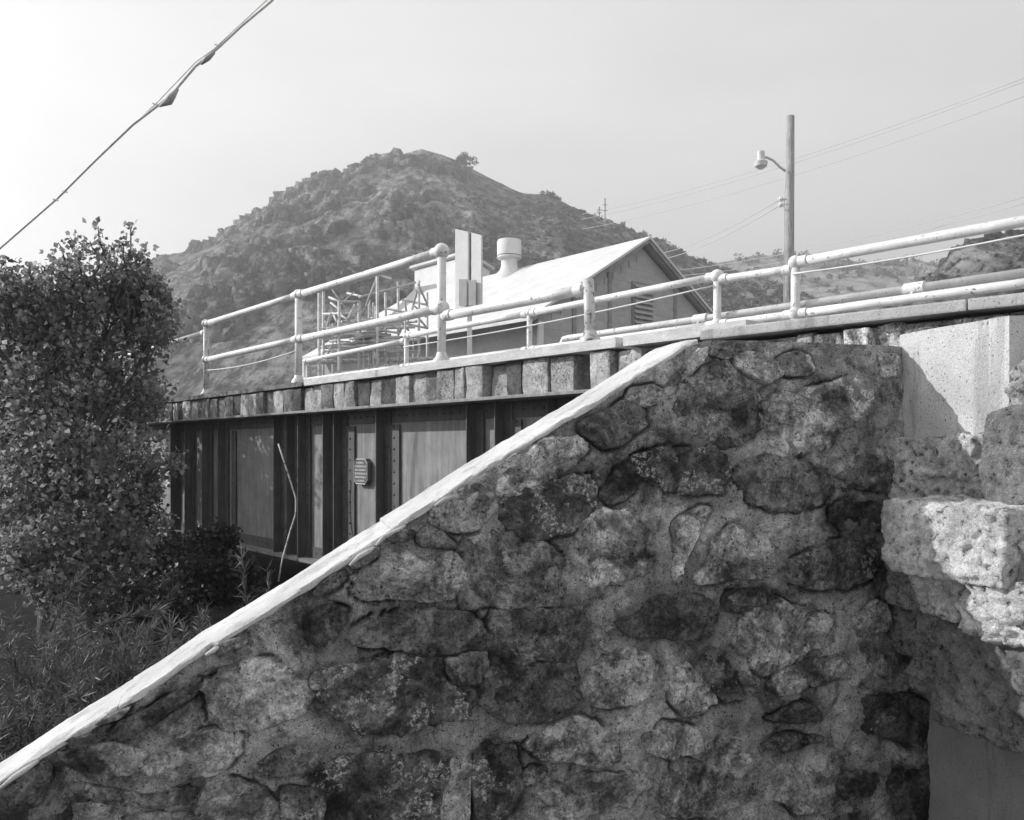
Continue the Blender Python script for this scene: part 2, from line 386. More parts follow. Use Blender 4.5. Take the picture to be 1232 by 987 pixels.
def make_hill(name, depth, y0, y1, sil, x0, x1, nxx, nyy, amp, mat, base=1.0, crag=0.0, seed=0.0, fpow=1.0):
    xs = np.linspace(x0, x1, nxx); ys = np.linspace(y0, y1, nyy)
    X, Y = np.meshgrid(xs, ys)
    sp = np.array(sil, float)
    hx = (sp[:, 0] - 616) / F * depth; hz = EYE + (HZ - sp[:, 1]) / F * depth
    n0 = fbm(P3(X * 0.012, Y * 0.012, seed), 4)
    H = np.interp(X + 2 * n0, hx, hz)
    t = np.where(Y < depth, (Y - y0) / (depth - y0), 1 - (Y - depth) / (y1 - depth)); t = np.clip(t, 0, 1)
    prof = t ** fpow
    Z = base + (H - base) * prof
    rg = fbm(P3(X * 0.085 + 0.8 * n0, Y * 0.022, seed + 3), 6, True)
    rg2 = fbm(P3(X * 0.30, Y * 0.07, seed + 8), 5, True)
    msk = np.clip(fbm(P3(X * 0.02, Y * 0.02, seed + 21), 3) * 2.5 + 0.5, 0.1, 1)
    rg = np.round(rg * 5) / 5 * 0.6 + rg * 0.4; rg = rg * msk; rg2 = rg2 * msk
    edge = np.clip(1 - np.abs(Y - depth) / (depth - y0) * 0.2, 0, 1)
    Z = Z + amp * (fbm(P3(X * 0.03, Y * 0.03, seed + 5), 5) * 0.9 + 0.25 * fbm(P3(X * 0.3, Y * 0.3, seed), 3)) * np.minimum(t * 3, 1) * np.where(t > 0.93, 0.45, 1)
    if crag: Z = Z + crag * (rg * 0.7 + rg2 * 0.35) * np.clip(t * 1.6 - 0.15, 0, 1) * np.where(t > 0.94, 0.25, 1) * np.clip((120 - X) / 120 + 0.25, 0.2, 1)
    Z = np.where(t <= 0.0, base - 1.5, Z)
    id2 = np.arange(nxx * nyy).reshape(nyy, nxx)
    ff = np.stack([id2[:-1, :-1], id2[:-1, 1:], id2[1:, 1:], id2[1:, :-1]], -1).reshape(-1, 4)
    o = from_arrays(name, P3(X, Y, Z).reshape(-1, 3), ff, mat, None, (0, 0, 0), True)
    tag(o, kind='structure')
    return X, Y, Z
SIL = [(-400, 450), (-200, 430), (0, 395), (100, 365), (180, 338), (215, 322), (250, 305), (300, 275), (340, 247), (380, 222), (402, 211), (440, 206), (448, 197), (478, 189), (510, 181), (538, 189), (560, 197), (580, 208), (600, 218), (630, 231), (645, 234), (665, 234), (690, 249), (730, 266), (770, 290), (810, 307), (860, 322), (950, 350), (1060, 400), (1200, 450)]
HILL = make_hill('hill', 250, 95, 340, SIL, -260, 130, 760, 300, 2.2, M['hill'], 1.0, 5.5, 2.0)
SIL2 = [(500, 420), (700, 372), (790, 335), (830, 323), (870, 318), (900, 311), (950, 306), (1000, 309), (1060, 317), (1100, 314), (1140, 320), (1232, 330), (1500, 350)]
HILL2 = make_hill('far_hill', 430, 200, 560, SIL2, -40, 420, 260, 140, 5.0, M['dry_slope'], 1.0, 0, 31.0)
SIL3 = [(1000, 400), (1060, 372), (1090, 352), (1120, 334), (1140, 312), (1152, 298), (1172, 287), (1200, 282), (1232, 276), (1300, 262), (1400, 230), (1600, 230)]
HILL3 = make_hill('rock_outcrop', 120, 62, 190, SIL3, 40, 120, 160, 160, 0.9, M['hill'], 1.0, 2.2, 55.0)

def clumps(centers, radius, per, leaf, flat=1.0, up=0.0, rs=NR, aspect=0.7):
    """leaf-sized faces gathered round many centres -> verts, faces"""
    centers = np.asarray(centers, float); n = len(centers) * per
    c = np.repeat(centers, per, 0); rad = np.repeat(np.broadcast_to(radius, (len(centers),)), per)
    d = rs.normal(size=(n, 3)); d /= np.linalg.norm(d, axis=1)[:, None]
    d[:, 2] *= flat
    pos = c + d * (rad * rs.uniform(0.15, 1, n) ** 0.6)[:, None]
    return leaves(pos, leaf, rs, aspect, up)
def leaves(pos, leaf, rs=NR, aspect=0.7, up=0.0, axis=None):
    n = len(pos)
    a = rs.normal(size=(n, 3)) if axis is None else axis + 0.35 * rs.normal(size=(n, 3))
    a[:, 2] -= up
    a /= np.linalg.norm(a, axis=1)[:, None]
    b = np.cross(a, rs.normal(size=(n, 3))); b /= np.linalg.norm(b, axis=1)[:, None]
    nn = np.cross(a, b)
    L = leaf * rs.uniform(0.65, 1.25, n)[:, None]; W = L * aspect * 0.5
    p0 = pos; p1 = pos + a * L * 0.42 + b * W + nn * W * 0.35; p2 = pos + a * L; p3 = pos + a * L * 0.42 - b * W + nn * W * 0.35
    v = np.stack([p0, p1, p2, p3], 1).reshape(-1, 3)
    i = np.arange(n) * 4
    f = np.stack([i, i + 1, i + 2, i, i + 2, i + 3], 1).reshape(-1, 3)
    return v, f
# scrub on the slopes
def scrub(name, hill, count, r0, r1, label, xlim=None, dens_seed=0):
    X, Y, Z = hill; h, w = X.shape
    jj = NR.randint(int(h * 0.12), int(h * 0.66), count * 3); ii = NR.randint(2, w - 2, count * 3)
    pts = P3(X[jj, ii], Y[jj, ii], Z[jj, ii])
    keep = fbm(pts * 0.03 + dens_seed, 3) > -0.12
    if name == 'hillside_scrub': keep &= (pts[:, 0] > -12 + 10 * fbm(pts * 0.05, 2)) | (pts[:, 2] < 28) | (NR.uniform(size=len(pts)) < 0.12)
    pts = pts[keep][:count]
    rad = NR.uniform(r0, r1, len(pts)) * NR.uniform(0.5, 1.2, len(pts))
    pts[:, 2] += rad * 0.35
    v, f = clumps(pts, rad, 26, (r0 + r1) * 0.32, 0.75)
    o = from_arrays(name, v, f, M['scrub_leaf'], None, (0, 0, 0)); tag(o, label, 'scrub', kind='stuff')
def crags(name, hill, n, sel, r0, r1, label, seed):
    rs = np.random.RandomState(seed); X, Y, Z = hill; h, w = X.shape
    jj = rs.randint(int(h * 0.10), int(h * 0.585), n * 12); ii = rs.randint(2, w - 2, n * 12)
    p = P3(X[jj, ii], Y[jj, ii], Z[jj, ii]); k = sel(p) & (fbm(p * 0.06 + seed, 3) > 0.0); p = p[k][:n]; m = len(p)
    sz = r0 + (r1 - r0) * rs.uniform(size=m) ** 2.2
    cube = np.array([(-1, -1, -1), (1, -1, -1), (1, 1, -1), (-1, 1, -1), (-1, -1, 1), (1, -1, 1), (1, 1, 1), (-1, 1, 1)], float)
    v = cube[None] * rs.uniform(0.4, 1.0, (m, 8, 3)) * np.stack([sz * 0.95, sz * 0.8, sz * 0.72], 1)[:, None]
    v[:, 4:, :2] *= rs.uniform(0.4, 0.85, (m, 1, 1)); v[:, 4:, :2] += rs.normal(size=(m, 1, 2)) * (0.3 * sz)[:, None, None]
    a = rs.uniform(0, 6.28, m); ca, sa = np.cos(a)[:, None], np.sin(a)[:, None]
    v = np.stack([v[..., 0] * ca - v[..., 1] * sa, v[..., 0] * sa + v[..., 1] * ca, v[..., 2]], -1) + p[:, None]
    fq = np.array([(0, 3, 2, 1), (4, 5, 6, 7), (0, 1, 5, 4), (1, 2, 6, 5), (2, 3, 7, 6), (3, 0, 4, 7)])
    f = (fq[None] + (np.arange(m) * 8)[:, None, None]).reshape(-1, 4)
    o = from_arrays(name, v.reshape(-1, 3), f, M['hill'], None, (0, 0, 0)); tag(o, label, 'rock', kind='stuff')
crags('rock_crags', HILL, 6000, lambda p: ((p[:, 0] < -18 + 6 * np.sin(p[:, 2] * 0.3)) & (p[:, 0] > -92) & (p[:, 2] > 18)) | (p[:, 2] > 72), 0.5, 3.0, 'craggy rock outcrops breaking through the left face of the hill', 3)
crags('outcrop_blocks', HILL3, 1500, lambda p: p[:, 2] > 8, 0.3, 1.4, 'broken rock blocks on the outcrop at the right', 5)
scrub('hillside_scrub', HILL, 4200, 0.35, 1.2, 'low dark scrub dotted over the big rocky hill')
scrub('far_slope_scrub', HILL2, 1500, 1.2, 3.2, 'dark bushes scattered over the pale far slope')
# two bushes standing on the skyline of the big hill, and one on the far slope
for (px, py, d, r, lab) in ((482, 193, 249, 2.6, 'bare feathery bush on the skyline left of the summit'), (558, 192, 249, 2.2, 'rounded bush on the skyline right of the summit'),
                            (662, 238, 249, 2.2, 'dark rounded bush on the right shoulder of the big hill'), (1138, 318, 428, 4.2, 'lone round bush on the far ridge beside the rock outcrop')):
    c = P(px, py, d); t = thing('hill_bush', lab, 'bush', c - ZU * r * 1.3)
    cc = c + NR.normal(size=(26, 3)) * r * np.array((0.6, 0.5, 0.3))
    v, f = clumps(cc, r * 0.4, 30, r * 0.3, 0.8); from_arrays('foliage', v, f, M['scrub_leaf'], t, c)
    m = MB()
    for k in range(5): m.tube([c - ZU * r * 1.6, c + NR.normal(size=3) * r * 0.4], [r * 0.06, r * 0.02], 5)
    m.build('stem', M['bark'], t)

# ------------------------------------------------------------------ plate girder bridge
v_far, v_near = vpx(60), V_AB
bridge = thing('girder_bridge', 'dark riveted plate girder bridge carrying a timber deck over the creek', 'bridge', B(vpx(450), -1.45, -1.40))
ZT, ZB = 0.445, -1.364                             # top of the top flange, bottom of the bottom flange (above eye)
UW = -0.27                                         # web plane behind the tie ends
m = MB(); bbox(m, v_near, v_far, UW - 0.006, UW + 0.006, ZB + 0.02, ZT - 0.02); m.build('web', M['web_steel'], bridge)
m = MB(); bbox(m, v_near, v_far, UW - 0.29, 0.045, ZT - 0.028, ZT); m.build('top_flange', M['web_steel'], bridge, bevel=0.004)
m = MB(); bbox(m, v_near, v_far, UW + 0.006, UW + 0.02, ZT - 0.17, ZT - 0.03); m.build('flange_angle', M['steel'], bridge, bevel=0.003)
m = MB(); bbox(m, v_near, v_far, UW - 0.20, UW + 0.20, ZB, ZB + 0.03); m.build('bottom_flange', M['web_steel'], bridge, bevel=0.004)
m = MB(); bbox(m, v_near, v_far, UW + 0.006, UW + 0.02, ZB + 0.03, ZB + 0.17); m.build('flange_angle', M['steel'], bridge, bevel=0.003)
m = MB(); bbox(m, v_near, v_far, UF - 0.02, UF + 0.02, ZB, ZT); m.build('far_web', M['steel'], bridge)
def vedge(px):                                     # along-bridge place of a stiffener whose outer edge shows at column px
    u = UW + 0.14; a = np.array(((px - 616) / F, 1.0)); nrm = BN[:2]
    d = (UN + u) / float(a @ nrm); return float(np.array((a[0] * d, d)) @ BD[:2])
rv = MB()
def rivet(v, u, z, r=0.014):
    rv.ball(B(v, u, z), r, 6, 4)
for px in (205, 222, 243, 262, 329, 344, 358, 388, 401, 452, 561, 595, 658, 700, 745):
    v = vedge(px); m = MB()
    bbox(m, v - 0.007, v + 0.007, UW + 0.006, UW + 0.14, ZB + 0.032, ZT - 0.03)          # outstanding leg
    bbox(m, v - 0.115, v - 0.007, UW + 0.021, UW + 0.033, ZB + 0.032, ZT - 0.03)         # leg riveted to the web
    m.build('stiffener', M['steel'], bridge)
    for k in range(15): rivet(v - 0.062, UW + 0.033, ZB + 0.10 + k * 0.117)
def vweb(px):
    a = np.array(((px - 616) / F, 1.0)); d = (UN + UW) / float(a @ BN[:2]); return float(np.array((a[0] * d, d)) @ BD[:2])
for (a, b) in ((419, 429), (471, 483), (281, 286), (619, 630)):      # riveted edge strips at the left side of the panels
    m = MB(); va, vb = vweb(b), vweb(a); bbox(m, va, vb, UW + 0.0205, UW + 0.030, ZB + 0.19, ZT - 0.19); m.build('splice_strip', M['steel'], bridge)
    for k in range(12): rivet((va + vb) / 2, UW + 0.030, ZB + 0.28 + k * 0.12)
nv = int((v_far - v_near) / 0.13)
for k in range(nv):
    for z in (ZT - 0.10, ZB + 0.10): rivet(v_near + 0.06 + k * 0.13, UW + 0.02, z, 0.013)
o = rv.build('rivet_rows', M['steel'], bridge, True, fix=False); o['kind'] = 'stuff'

# the deck: ties laid across both girders, their ends showing in a row, gaps and cracks as they are
def rough_block(name, mat, parent, o, ax, ay, az, amp, seed, sub=(5, 4, 5), rnd=0.12, freq=4.0):
    """a block with worn, uneven faces: o corner, edges ax ay az"""
    o, ax, ay, az = [np.asarray(t, float) for t in (o, ax, ay, az)]
    vs = {}; V = []; Fs = []
    def vid(i, j, k):
        if (i, j, k) not in vs:
            a, b, c = 2 * i / sub[0] - 1, 2 * j / sub[1] - 1, 2 * k / sub[2] - 1
            q = np.array((a, b, c)); q4 = (np.abs(q) ** 8).sum() ** (1 / 8.)
            q = q * ((1 - rnd) + rnd / max(q4, 1e-6))
            vs[(i, j, k)] = len(V); V.append(o + ax * (q[0] + 1) / 2 + ay * (q[1] + 1) / 2 + az * (q[2] + 1) / 2)
        return vs[(i, j, k)]
    I, J, Kk = sub
    for i in range(I):
        for j in range(J):
            for k in (0, Kk): Fs.append((vid(i, j, k), vid(i + 1, j, k), vid(i + 1, j + 1, k), vid(i, j + 1, k)))
    for i in range(I):
        for k in range(Kk):
            for j in (0, J): Fs.append((vid(i, j, k), vid(i + 1, j, k), vid(i + 1, j, k + 1), vid(i, j, k + 1)))
    for j in range(J):
        for k in range(Kk):
            for i in (0, I): Fs.append((vid(i, j, k), vid(i, j + 1, k), vid(i, j + 1, k + 1), vid(i, j, k + 1)))
    V = np.array(V); c = o + (ax + ay + az) / 2
    d = V - c; d /= np.linalg.norm(d, axis=1)[:, None]
    n = fbm(V * freq * 0.6 + seed, 4)
    if rnd > 0.25:
        fq_ = fbm(V * freq * 0.9 + seed + 5, 3)
        n = n * 0.7 + 0.7 * np.floor(fq_ * 5) / 5 + 0.35 * fbm(V * freq * 2.2 + seed + 7, 4, True) + 0.35 * fbm(V * 28 + seed, 4)
    V = V + d * (amp * n)[:, None]
    mb = MB(); mb.add(V, Fs); return mb.build(name, mat, parent, True if rnd > 0.25 else 'auto')
tie_edges = [880, 850, 822, 795, 768, 737, 733, 710, 699, 683, 656, 656, 624, 624, 605, 604, 581, 580, 556]
ties = [(795, 822), (766, 737), (732, 709), (684, 657), (655, 625), (623, 605), (603, 582), (579, 560), (558, 546)]
spans = [(vpx(max(a, b)), vpx(min(a, b))) for a, b in ties]
v = spans[-1][1] + 0.02
while v < v_far - 0.3:
    w = R.uniform(0.22, 0.29); spans.append((v, v + w)); v += w + R.choice((0.003, 0.005, 0.012, 0.02))
for i, (a, b) in enumerate(spans):
    back = R.choice((0, 0, 0.012, 0.03, 0.05)) if i not in (6,) else 0.09
    zt = 0.735
    o = rough_block('timber_tie', M['timber'], bridge, B(a, UF - 0.12, ZT + 0.004), BD * (b - a), BN * (-UF + 0.12 - back), ZU * (zt - ZT - 0.004 - R.uniform(0, 0.02)), 0.032, i * 3.1, (10, 20, 11), 0.05, 7.0); o.color = gray(R.choice((0.10, 0.20, 0.28, 0.34, 0.38, 0.42)))
# deck planking behind the kerb
m = MB(); bbox(m, V_AB - 0.1, v_far, UF + 0.16, -0.30, 0.737, 0.775); m.build('deck_planks', M['timber'], bridge).color = gray(0.25)
# kerb beams on the tie ends
def kerb(name, mat, p0, p1, u0, u1, z0, z1, seed):
    a, b = vpx(p0), vpx(p1)
    return rough_block(name, mat, bridge, B(min(a, b), u0, z0), BD * abs(b - a), BN * (u1 - u0), ZU * (z1 - z0), 0.020, seed, (90, 3, 3), 0.06, 5.0)
kerb('kerb_beam', M['timber'], 366, 70, -0.24, 0.015, 0.737, 0.79, 4).color = gray(0.2)
kerb('kerb_beam', M['white_timber'], 744, 366.5, -0.24, 0.02, 0.737, 0.812, 9)
kerb('kerb_beam', M['white_timber'], 900, 752, -0.24, 0.02, 0.737, 0.812, 14)
a, b = vpx(1100, K), v_far
m = MB(); bbox(m, V_AB - 4.2, v_far, UF - 0.12, UF + 0.12, 0.737, 0.82); m.build('far_kerb', M['white_timber'], bridge, bevel=0.01)

# bronze plaque on the web
pl_c = vweb(440); plz = -0.255; pw, ph, ch = 0.15, 0.145, 0.05
oct_ = [(-pw, -ph + ch), (-pw + ch, -ph), (pw - ch, -ph), (pw, -ph + ch), (pw, ph - ch), (pw - ch, ph), (-pw + ch, ph), (-pw, ph - ch)]
pq = thing('plaque', 'small eight-sided cast metal plaque with raised lettering on the girder', 'plaque', B(pl_c, UW + 0.05, plz - ph))
m = MB(); m.prism([B(pl_c + x, UW + 0.012, plz + y) for x, y in oct_], BN * 0.05); m.build('plate', M['plaque_metal'], pq, bevel=0.004)
m = MB()
for i in range(8):
    p, q = oct_[i], oct_[(i + 1) % 8]
    m.tube([B(pl_c + p[0] * 0.94, UW + 0.064, plz + p[1] * 0.94), B(pl_c + q[0] * 0.94, UW + 0.064, plz + q[1] * 0.94)], 0.006, 6)
m.build('raised_rim', M['plaque_letter'], pq)
m = MB()
for row in range(6):
    y = 0.098 - row * 0.040; x = 0.122 if 0 < row < 5 else 0.08
    while x > (-0.112 if 0 < row < 5 else -0.07):
        w = R.uniform(0.012, 0.020)
        bbox(m, pl_c + x - w, pl_c + x, UW + 0.061, UW + 0.068, plz + y - 0.011, plz + y + 0.011)
        x -= w + R.choice((0.004, 0.004, 0.004, 0.012))
m.build('raised_lettering', M['plaque_letter'], pq)
# marker board at the far end
mk = thing('marker_board', 'narrow white marker board with black dots at the far end of the girder', 'sign', B(vpx(203), UW + 0.15, -0.62))
vm = vedge(204)
m = MB(); bbox(m, vm - 0.07, vm + 0.13, UW + 0.145, UW + 0.16, -0.62, 0.34); m.build('board', M['white_board'], mk, bevel=0.003)
for k in range(6):
    c = B(vm + 0.05, UW + 0.161, 0.26 - k * 0.125); m = MB(); m.tube([c, c + BN * 0.006], 0.022, 12); m.build('dot', M['dark_paint'], mk)

# ------------------------------------------------------------------ railings
def rail_fit(c, r, parent, mat): return MB().ball(c, r, 16, 10).build('ball_fitting', mat, parent, True)
near_rail = thing('pipe_railing', 'near white two-rail pipe railing along the bridge kerb', 'railing', B(vpx(400), -0.1, 0.8))
RP = M['rail_paint']; uN = -0.10
def post(parent, v, u, z0, z1, r, mat, balls=(), flange=True, br=0.07, lean=0.0):
    m = MB(); m.tube([B(v, u, z0), B(v + lean * 0.3, u, (z0 + z1) / 2), B(v + lean, u, z1)], r, 14); p = m.build('post', mat, parent, True)
    if flange:
        m = MB(); m.tube([B(v, u, z0 - 0.004), B(v, u, z0 + 0.025), B(v, u, z0 + 0.05), B(v, u, z0 + 0.09)], [r * 1.95, r * 1.9, r * 1.35, r * 1.08], 16)
        m.build('base_flange', mat, parent, 'auto')
    for z in balls: rail_fit(B(v + lean * (z - z0) / (z1 - z0), u, z), br, parent, mat)
def rail(parent, name, va, vb, u, za, zb, r, mat, sag=0.0):
    pts = [B(va + (vb - va) * t, u, za + (zb - za) * t - sag * 4 * t * (1 - t)) for t in (0, .25, .5, .75, 1)]
    ro = MB().tube(pts, r, 14).build(name, mat, parent, True)
    dv = 0.05 if vb > va else -0.05
    for q_, sg_ in ((va, 1), (vb, -1)):
        zz = za if sg_ > 0 else zb
        MB().tube([B(q_ + sg_ * dv * 0.9, u, zz), B(q_ + sg_ * dv * 2.6, u, zz)], r * 1.22, 14).build('collar', mat, ro, 'auto')
v240, v350, v520, v697 = vpx(240), vpx(350), vpx(521), vpx(699)
post(near_rail, v240, uN, 0.80, 1.84, 0.042, M['old_rail_paint'], (1.86, 1.33), br=0.066)
post(near_rail, v350, uN, 0.80, 1.85, 0.044, RP, (1.87, 1.33), br=0.066)
post(near_rail, v520, uN, 0.82, 1.84, 0.042, RP, (1.87, 1.33), br=0.075)
post(near_rail, v697, uN, 0.82, 1.305, 0.043, M['old_rail_paint'], (), lean=0.02)
v60 = vpx(40)
rail(near_rail, 'top_rail', v350, v240, uN, 1.87, 1.86, 0.041, RP, 0.004)
rail(near_rail, 'top_rail', v520, v350, uN, 1.87, 1.87, 0.043, RP, 0.006)
rail(near_rail, 'top_rail', v240, v60, uN, 1.73, 1.66, 0.040, RP)
rail(near_rail, 'middle_rail', v350, v240, uN, 1.33, 1.32, 0.041, RP)
rail(near_rail, 'middle_rail', v520, v350, uN, 1.33, 1.33, 0.043, RP, 0.006)
rail(near_rail, 'middle_rail', v697 + 0.02, v520 - 0.03, uN, 1.235, 1.25, 0.043, RP, 0.004)
far_rail = thing('pipe_railing', 'far white pipe railing rising to the right across the picture', 'railing', B(vpx(700, KF), UF, 0.82))
def vf(px): return vpx(px, KF) 
rr = 0.043
fp = {q: vf(q) for q in (366, 489, 637, 863, 957, 1300)}
post(far_rail, fp[366], UF, 0.82, 1.72, 0.030, RP, (), br=0.05)
post(far_rail, fp[489], UF, 0.82, 1.86, 0.040, RP, (1.84,), br=0.056)
post(far_rail, fp[637], UF, 0.82, 1.86, 0.038, RP, (1.85,), br=0.056)
post(far_rail, fp[863], UF, 0.82, 1.86, 0.042, RP, (1.87, 1.345), br=0.074)
post(far_rail, fp[957], UF, 0.82, 1.86, 0.045, RP, (1.86, 1.35), br=0.072)
post(far_rail, fp[1300], UF, 0.82, 1.86, 0.045, RP, (1.86, 1.35), br=0.072)
rail(far_rail, 'top_rail', fp[489], fp[366], UF, 1.77, 1.72, 0.040, RP)
rail(far_rail, 'top_rail', fp[637], fp[489], UF, 1.84, 1.84, rr, RP)
rail(far_rail, 'top_rail', fp[863], fp[637], UF, 1.87, 1.84, rr, RP)
rail(far_rail, 'top_rail', fp[957], fp[863], UF, 1.80, 1.83, rr, RP)
rail(far_rail, 'top_rail', fp[1300], fp[957], UF, 1.85, 1.86, 0.047, RP)
for p, q in ((489, 366), (637, 489), (863, 637), (957, 863), (1300, 957)):
    rail(far_rail, 'middle_rail', fp[p], fp[q], UF, 1.345, 1.345, 0.042, RP)
back_rail = thing('pipe_rail', 'thin dull rail running behind the far railing beside the scaffold', 'railing', B(fp[366], UF - 0.2, 0.8))
pa, pb = P(366, 436, 16.6), P(560, 431, 18.5)
MB().tube([pa, pb], 0.05, 10).build('rail', M['old_rail_paint'], back_rail, True)
for t in (0.02, 0.5, 0.98):
    q = pa + (pb - pa) * t; MB().tube([q, np.array((q[0], q[1], 2.0))], 0.045, 8).build('post', M['old_rail_paint'], back_rail, True)
conduit = thing('conduit_pipe', 'white conduit pipe with a coupling running low beside the far railing', 'pipe', B(vf(900), UF - 0.13, 1.30))
uc = UF - 0.13
kc = lambda px: vf(px)
MB().tube([B(kc(668), uc, 1.30), B(kc(668), uc, 1.40), B(kc(668) - 0.03, uc, 1.45), B(kc(668) - 0.1, uc, 1.455), B(kc(1320), uc, 1.455)], 0.040, 12).build('pipe', RP, conduit, True)
for px in (835, 1093):
    m = MB(); m.tube([B(kc(px) - 0.09, uc, 1.455), B(kc(px) + 0.09, uc, 1.455)], 0.058, 14); m.build('coupling', RP, conduit, 'auto')
    MB().tube([B(kc(px), uc, 1.455), B(kc(px), UF, 1.345)], 0.014, 8).build('bracket', RP, conduit)
MB().tube([B(kc(668), uc, 1.39), B(kc(668), uc, 0.83)], 0.036, 12).build('riser', RP, conduit, True)
def wire(name, pts, r, label, cat, mat='cable_black', n=5, group=None):
    m = MB(); m.tube(pts, r, n); o = m.build(name, M[mat], None, True, fix=False); return tag(o, label, cat, group)
def sagged(a, b, sag, n=14): return [a + (b - a) * t - ZU * sag * 4 * t * (1 - t) for t in np.linspace(0, 1, n)]
wire('guard_wire', sagged(B(fp[863], UF + 0.06, 1.76), B(fp[489], UF + 0.06, 1.66), 0.05), 0.010, 'thin pale wire slung under the far top rail, between the middle posts', 'wire', 'white_board')
wire('guard_wire', sagged(B(fp[1300], UF + 0.06, 1.74), B(fp[957], UF + 0.06, 1.74), 0.03), 0.009, 'thin pale wire slung under the rightmost length of far top rail', 'wire', 'white_board')
wire('guard_wire', sagged(B(v350, uN, 1.20), B(v240 + 0.1, uN, 1.17), 0.05), 0.010, 'thin pale wire under the near railing, left of its middle post', 'wire', 'white_board')
wire('hanging_stem', [P(335, 534, 9.6), P(342, 556, 9.6), P(350, 580, 9.58), P(356, 600, 9.55), P(356, 618, 9.5), P(349, 640, 9.45), P(340, 672, 9.3), P(335, 700, 9.2)], 0.010, 'thin bent pale reed leaning in front of the dark girder', 'stem', 'old_rail_paint')

# ------------------------------------------------------------------ approach at the right end: retaining wall under the concrete kerb, road
va, vb = vpx(1700), vpx(842)
appr = thing('approach_wall', 'stone approach wall under a speckled concrete kerb behind the wing wall', 'wall', B((va + vb) / 2, -0.2, -1.55))
m = MB(); bbox(m, va, V_AB + 0.25, -0.50, -0.075, -1.5, 0.68); m.build('backing', M['mortar'], appr)
a1, b1 = vpx(848), vpx(1700)
def kslab(v0, v1, z0l, z1l, z0r, z1r):
    m = MB(); q = [B(v0, -0.42, z0l), B(v1, -0.42, z0r), B(v1, 0.03, z0r), B(v0, 0.03, z0l), B(v0, -0.42, z1l), B(v1, -0.42, z1r), B(v1, 0.03, z1r), B(v0, 0.03, z1l)]
    m.add(q, [(0, 1, 2, 3), (4, 7, 6, 5), (0, 4, 5, 1), (1, 5, 6, 2), (2, 6, 7, 3), (3, 7, 4, 0)]); return m
kslab(vpx(845), vpx(1165), 0.714, 0.780, 0.700, 0.762).build('kerb_slab', M['curb_concrete'], appr, bevel=0.012)
kslab(vpx(1166.5), vpx(1700), 0.70, 0.762, 0.67, 0.74).build('kerb_slab', M['curb_concrete'], appr, bevel=0.012)
for i, (a, b, zt, dk) in enumerate(((856, 925, 0.668, .30), (933, 952, 0.665, .26), (955, 973, 0.66, .24), (976, 1012, 0.675, .22), (1014, 1046, 0.672, .42), (1049, 1078, 0.670, .42), (1082, 1130, 0.655, .16), (1133, 1185, 0.66, .22), (1188, 1240, 0.64, .18), (1244, 1330, 0.65, .2))):
    v0, v1 = vpx(b), vpx(a)
    o = rough_block('stone', M['stone'], appr, B(v0, -0.2, 0.36 + 0.01 * (i % 3)), BD * (v1 - v0), BN * (0.2 - 0.02 * ((i * 7) % 4)), ZU * (zt - 0.36), 0.022, 40 + i * 2.3, (6, 4, 6), 0.3, 6.0); o.color = gray(dk, 0.2)
m = MB(); bbox(m, va - 12, V_AB - 0.05, UF - 0.1, -0.45, 0.60, 0.74); tag(m.build('approach_road', M['road_surface']), kind='structure')

# ------------------------------------------------------------------ wing wall
AW = math.radians(16); WW = np.array((math.cos(AW), math.sin(AW), 0)); WM = np.array((math.sin(AW), -math.cos(AW), 0)); WO = np.array((0, 3.3, 0))
def on_wall(px, py, out=0.0):                      # pixel -> (s, height above eye) on the wall's face
    a = np.array(((px - 616) / F, 1.0, 0)); d = (WM @ WO + out) / (WM @ a)
    p = a * d; return float((p - WO) @ WW), (HZ - py) / F * d
def W(s, out, z): return WO + WW * s + WM * out + np.array((0, 0, EYE + z))
front = [(-260, 1108), (-120, 1018), (0, 940), (51, 906), (102, 874), (177, 828), (239, 784), (307, 743), (372, 702), (430, 664), (471, 637), (546, 590), (629, 537), (711, 488), (748, 465), (810, 427), (829, 414), (850, 408)]
fs = np.array([on_wall(x, y) for x, y in front])
s_r, h_r = on_wall(1086, 415); s_end = s_r + 0.5
tops = np.array(list(map(tuple, fs)) + [on_wall(880, 407), on_wall(990, 411), (s_r, h_r), (s_end, h_r)])
def wall_top(s): return np.interp(s, tops[:, 0], tops[:, 1])
wing = thing('wing_wall', 'big fieldstone wing wall with a sloping pale coping, filling the foreground', 'wall', W(0.3, -0.19, -1.75))

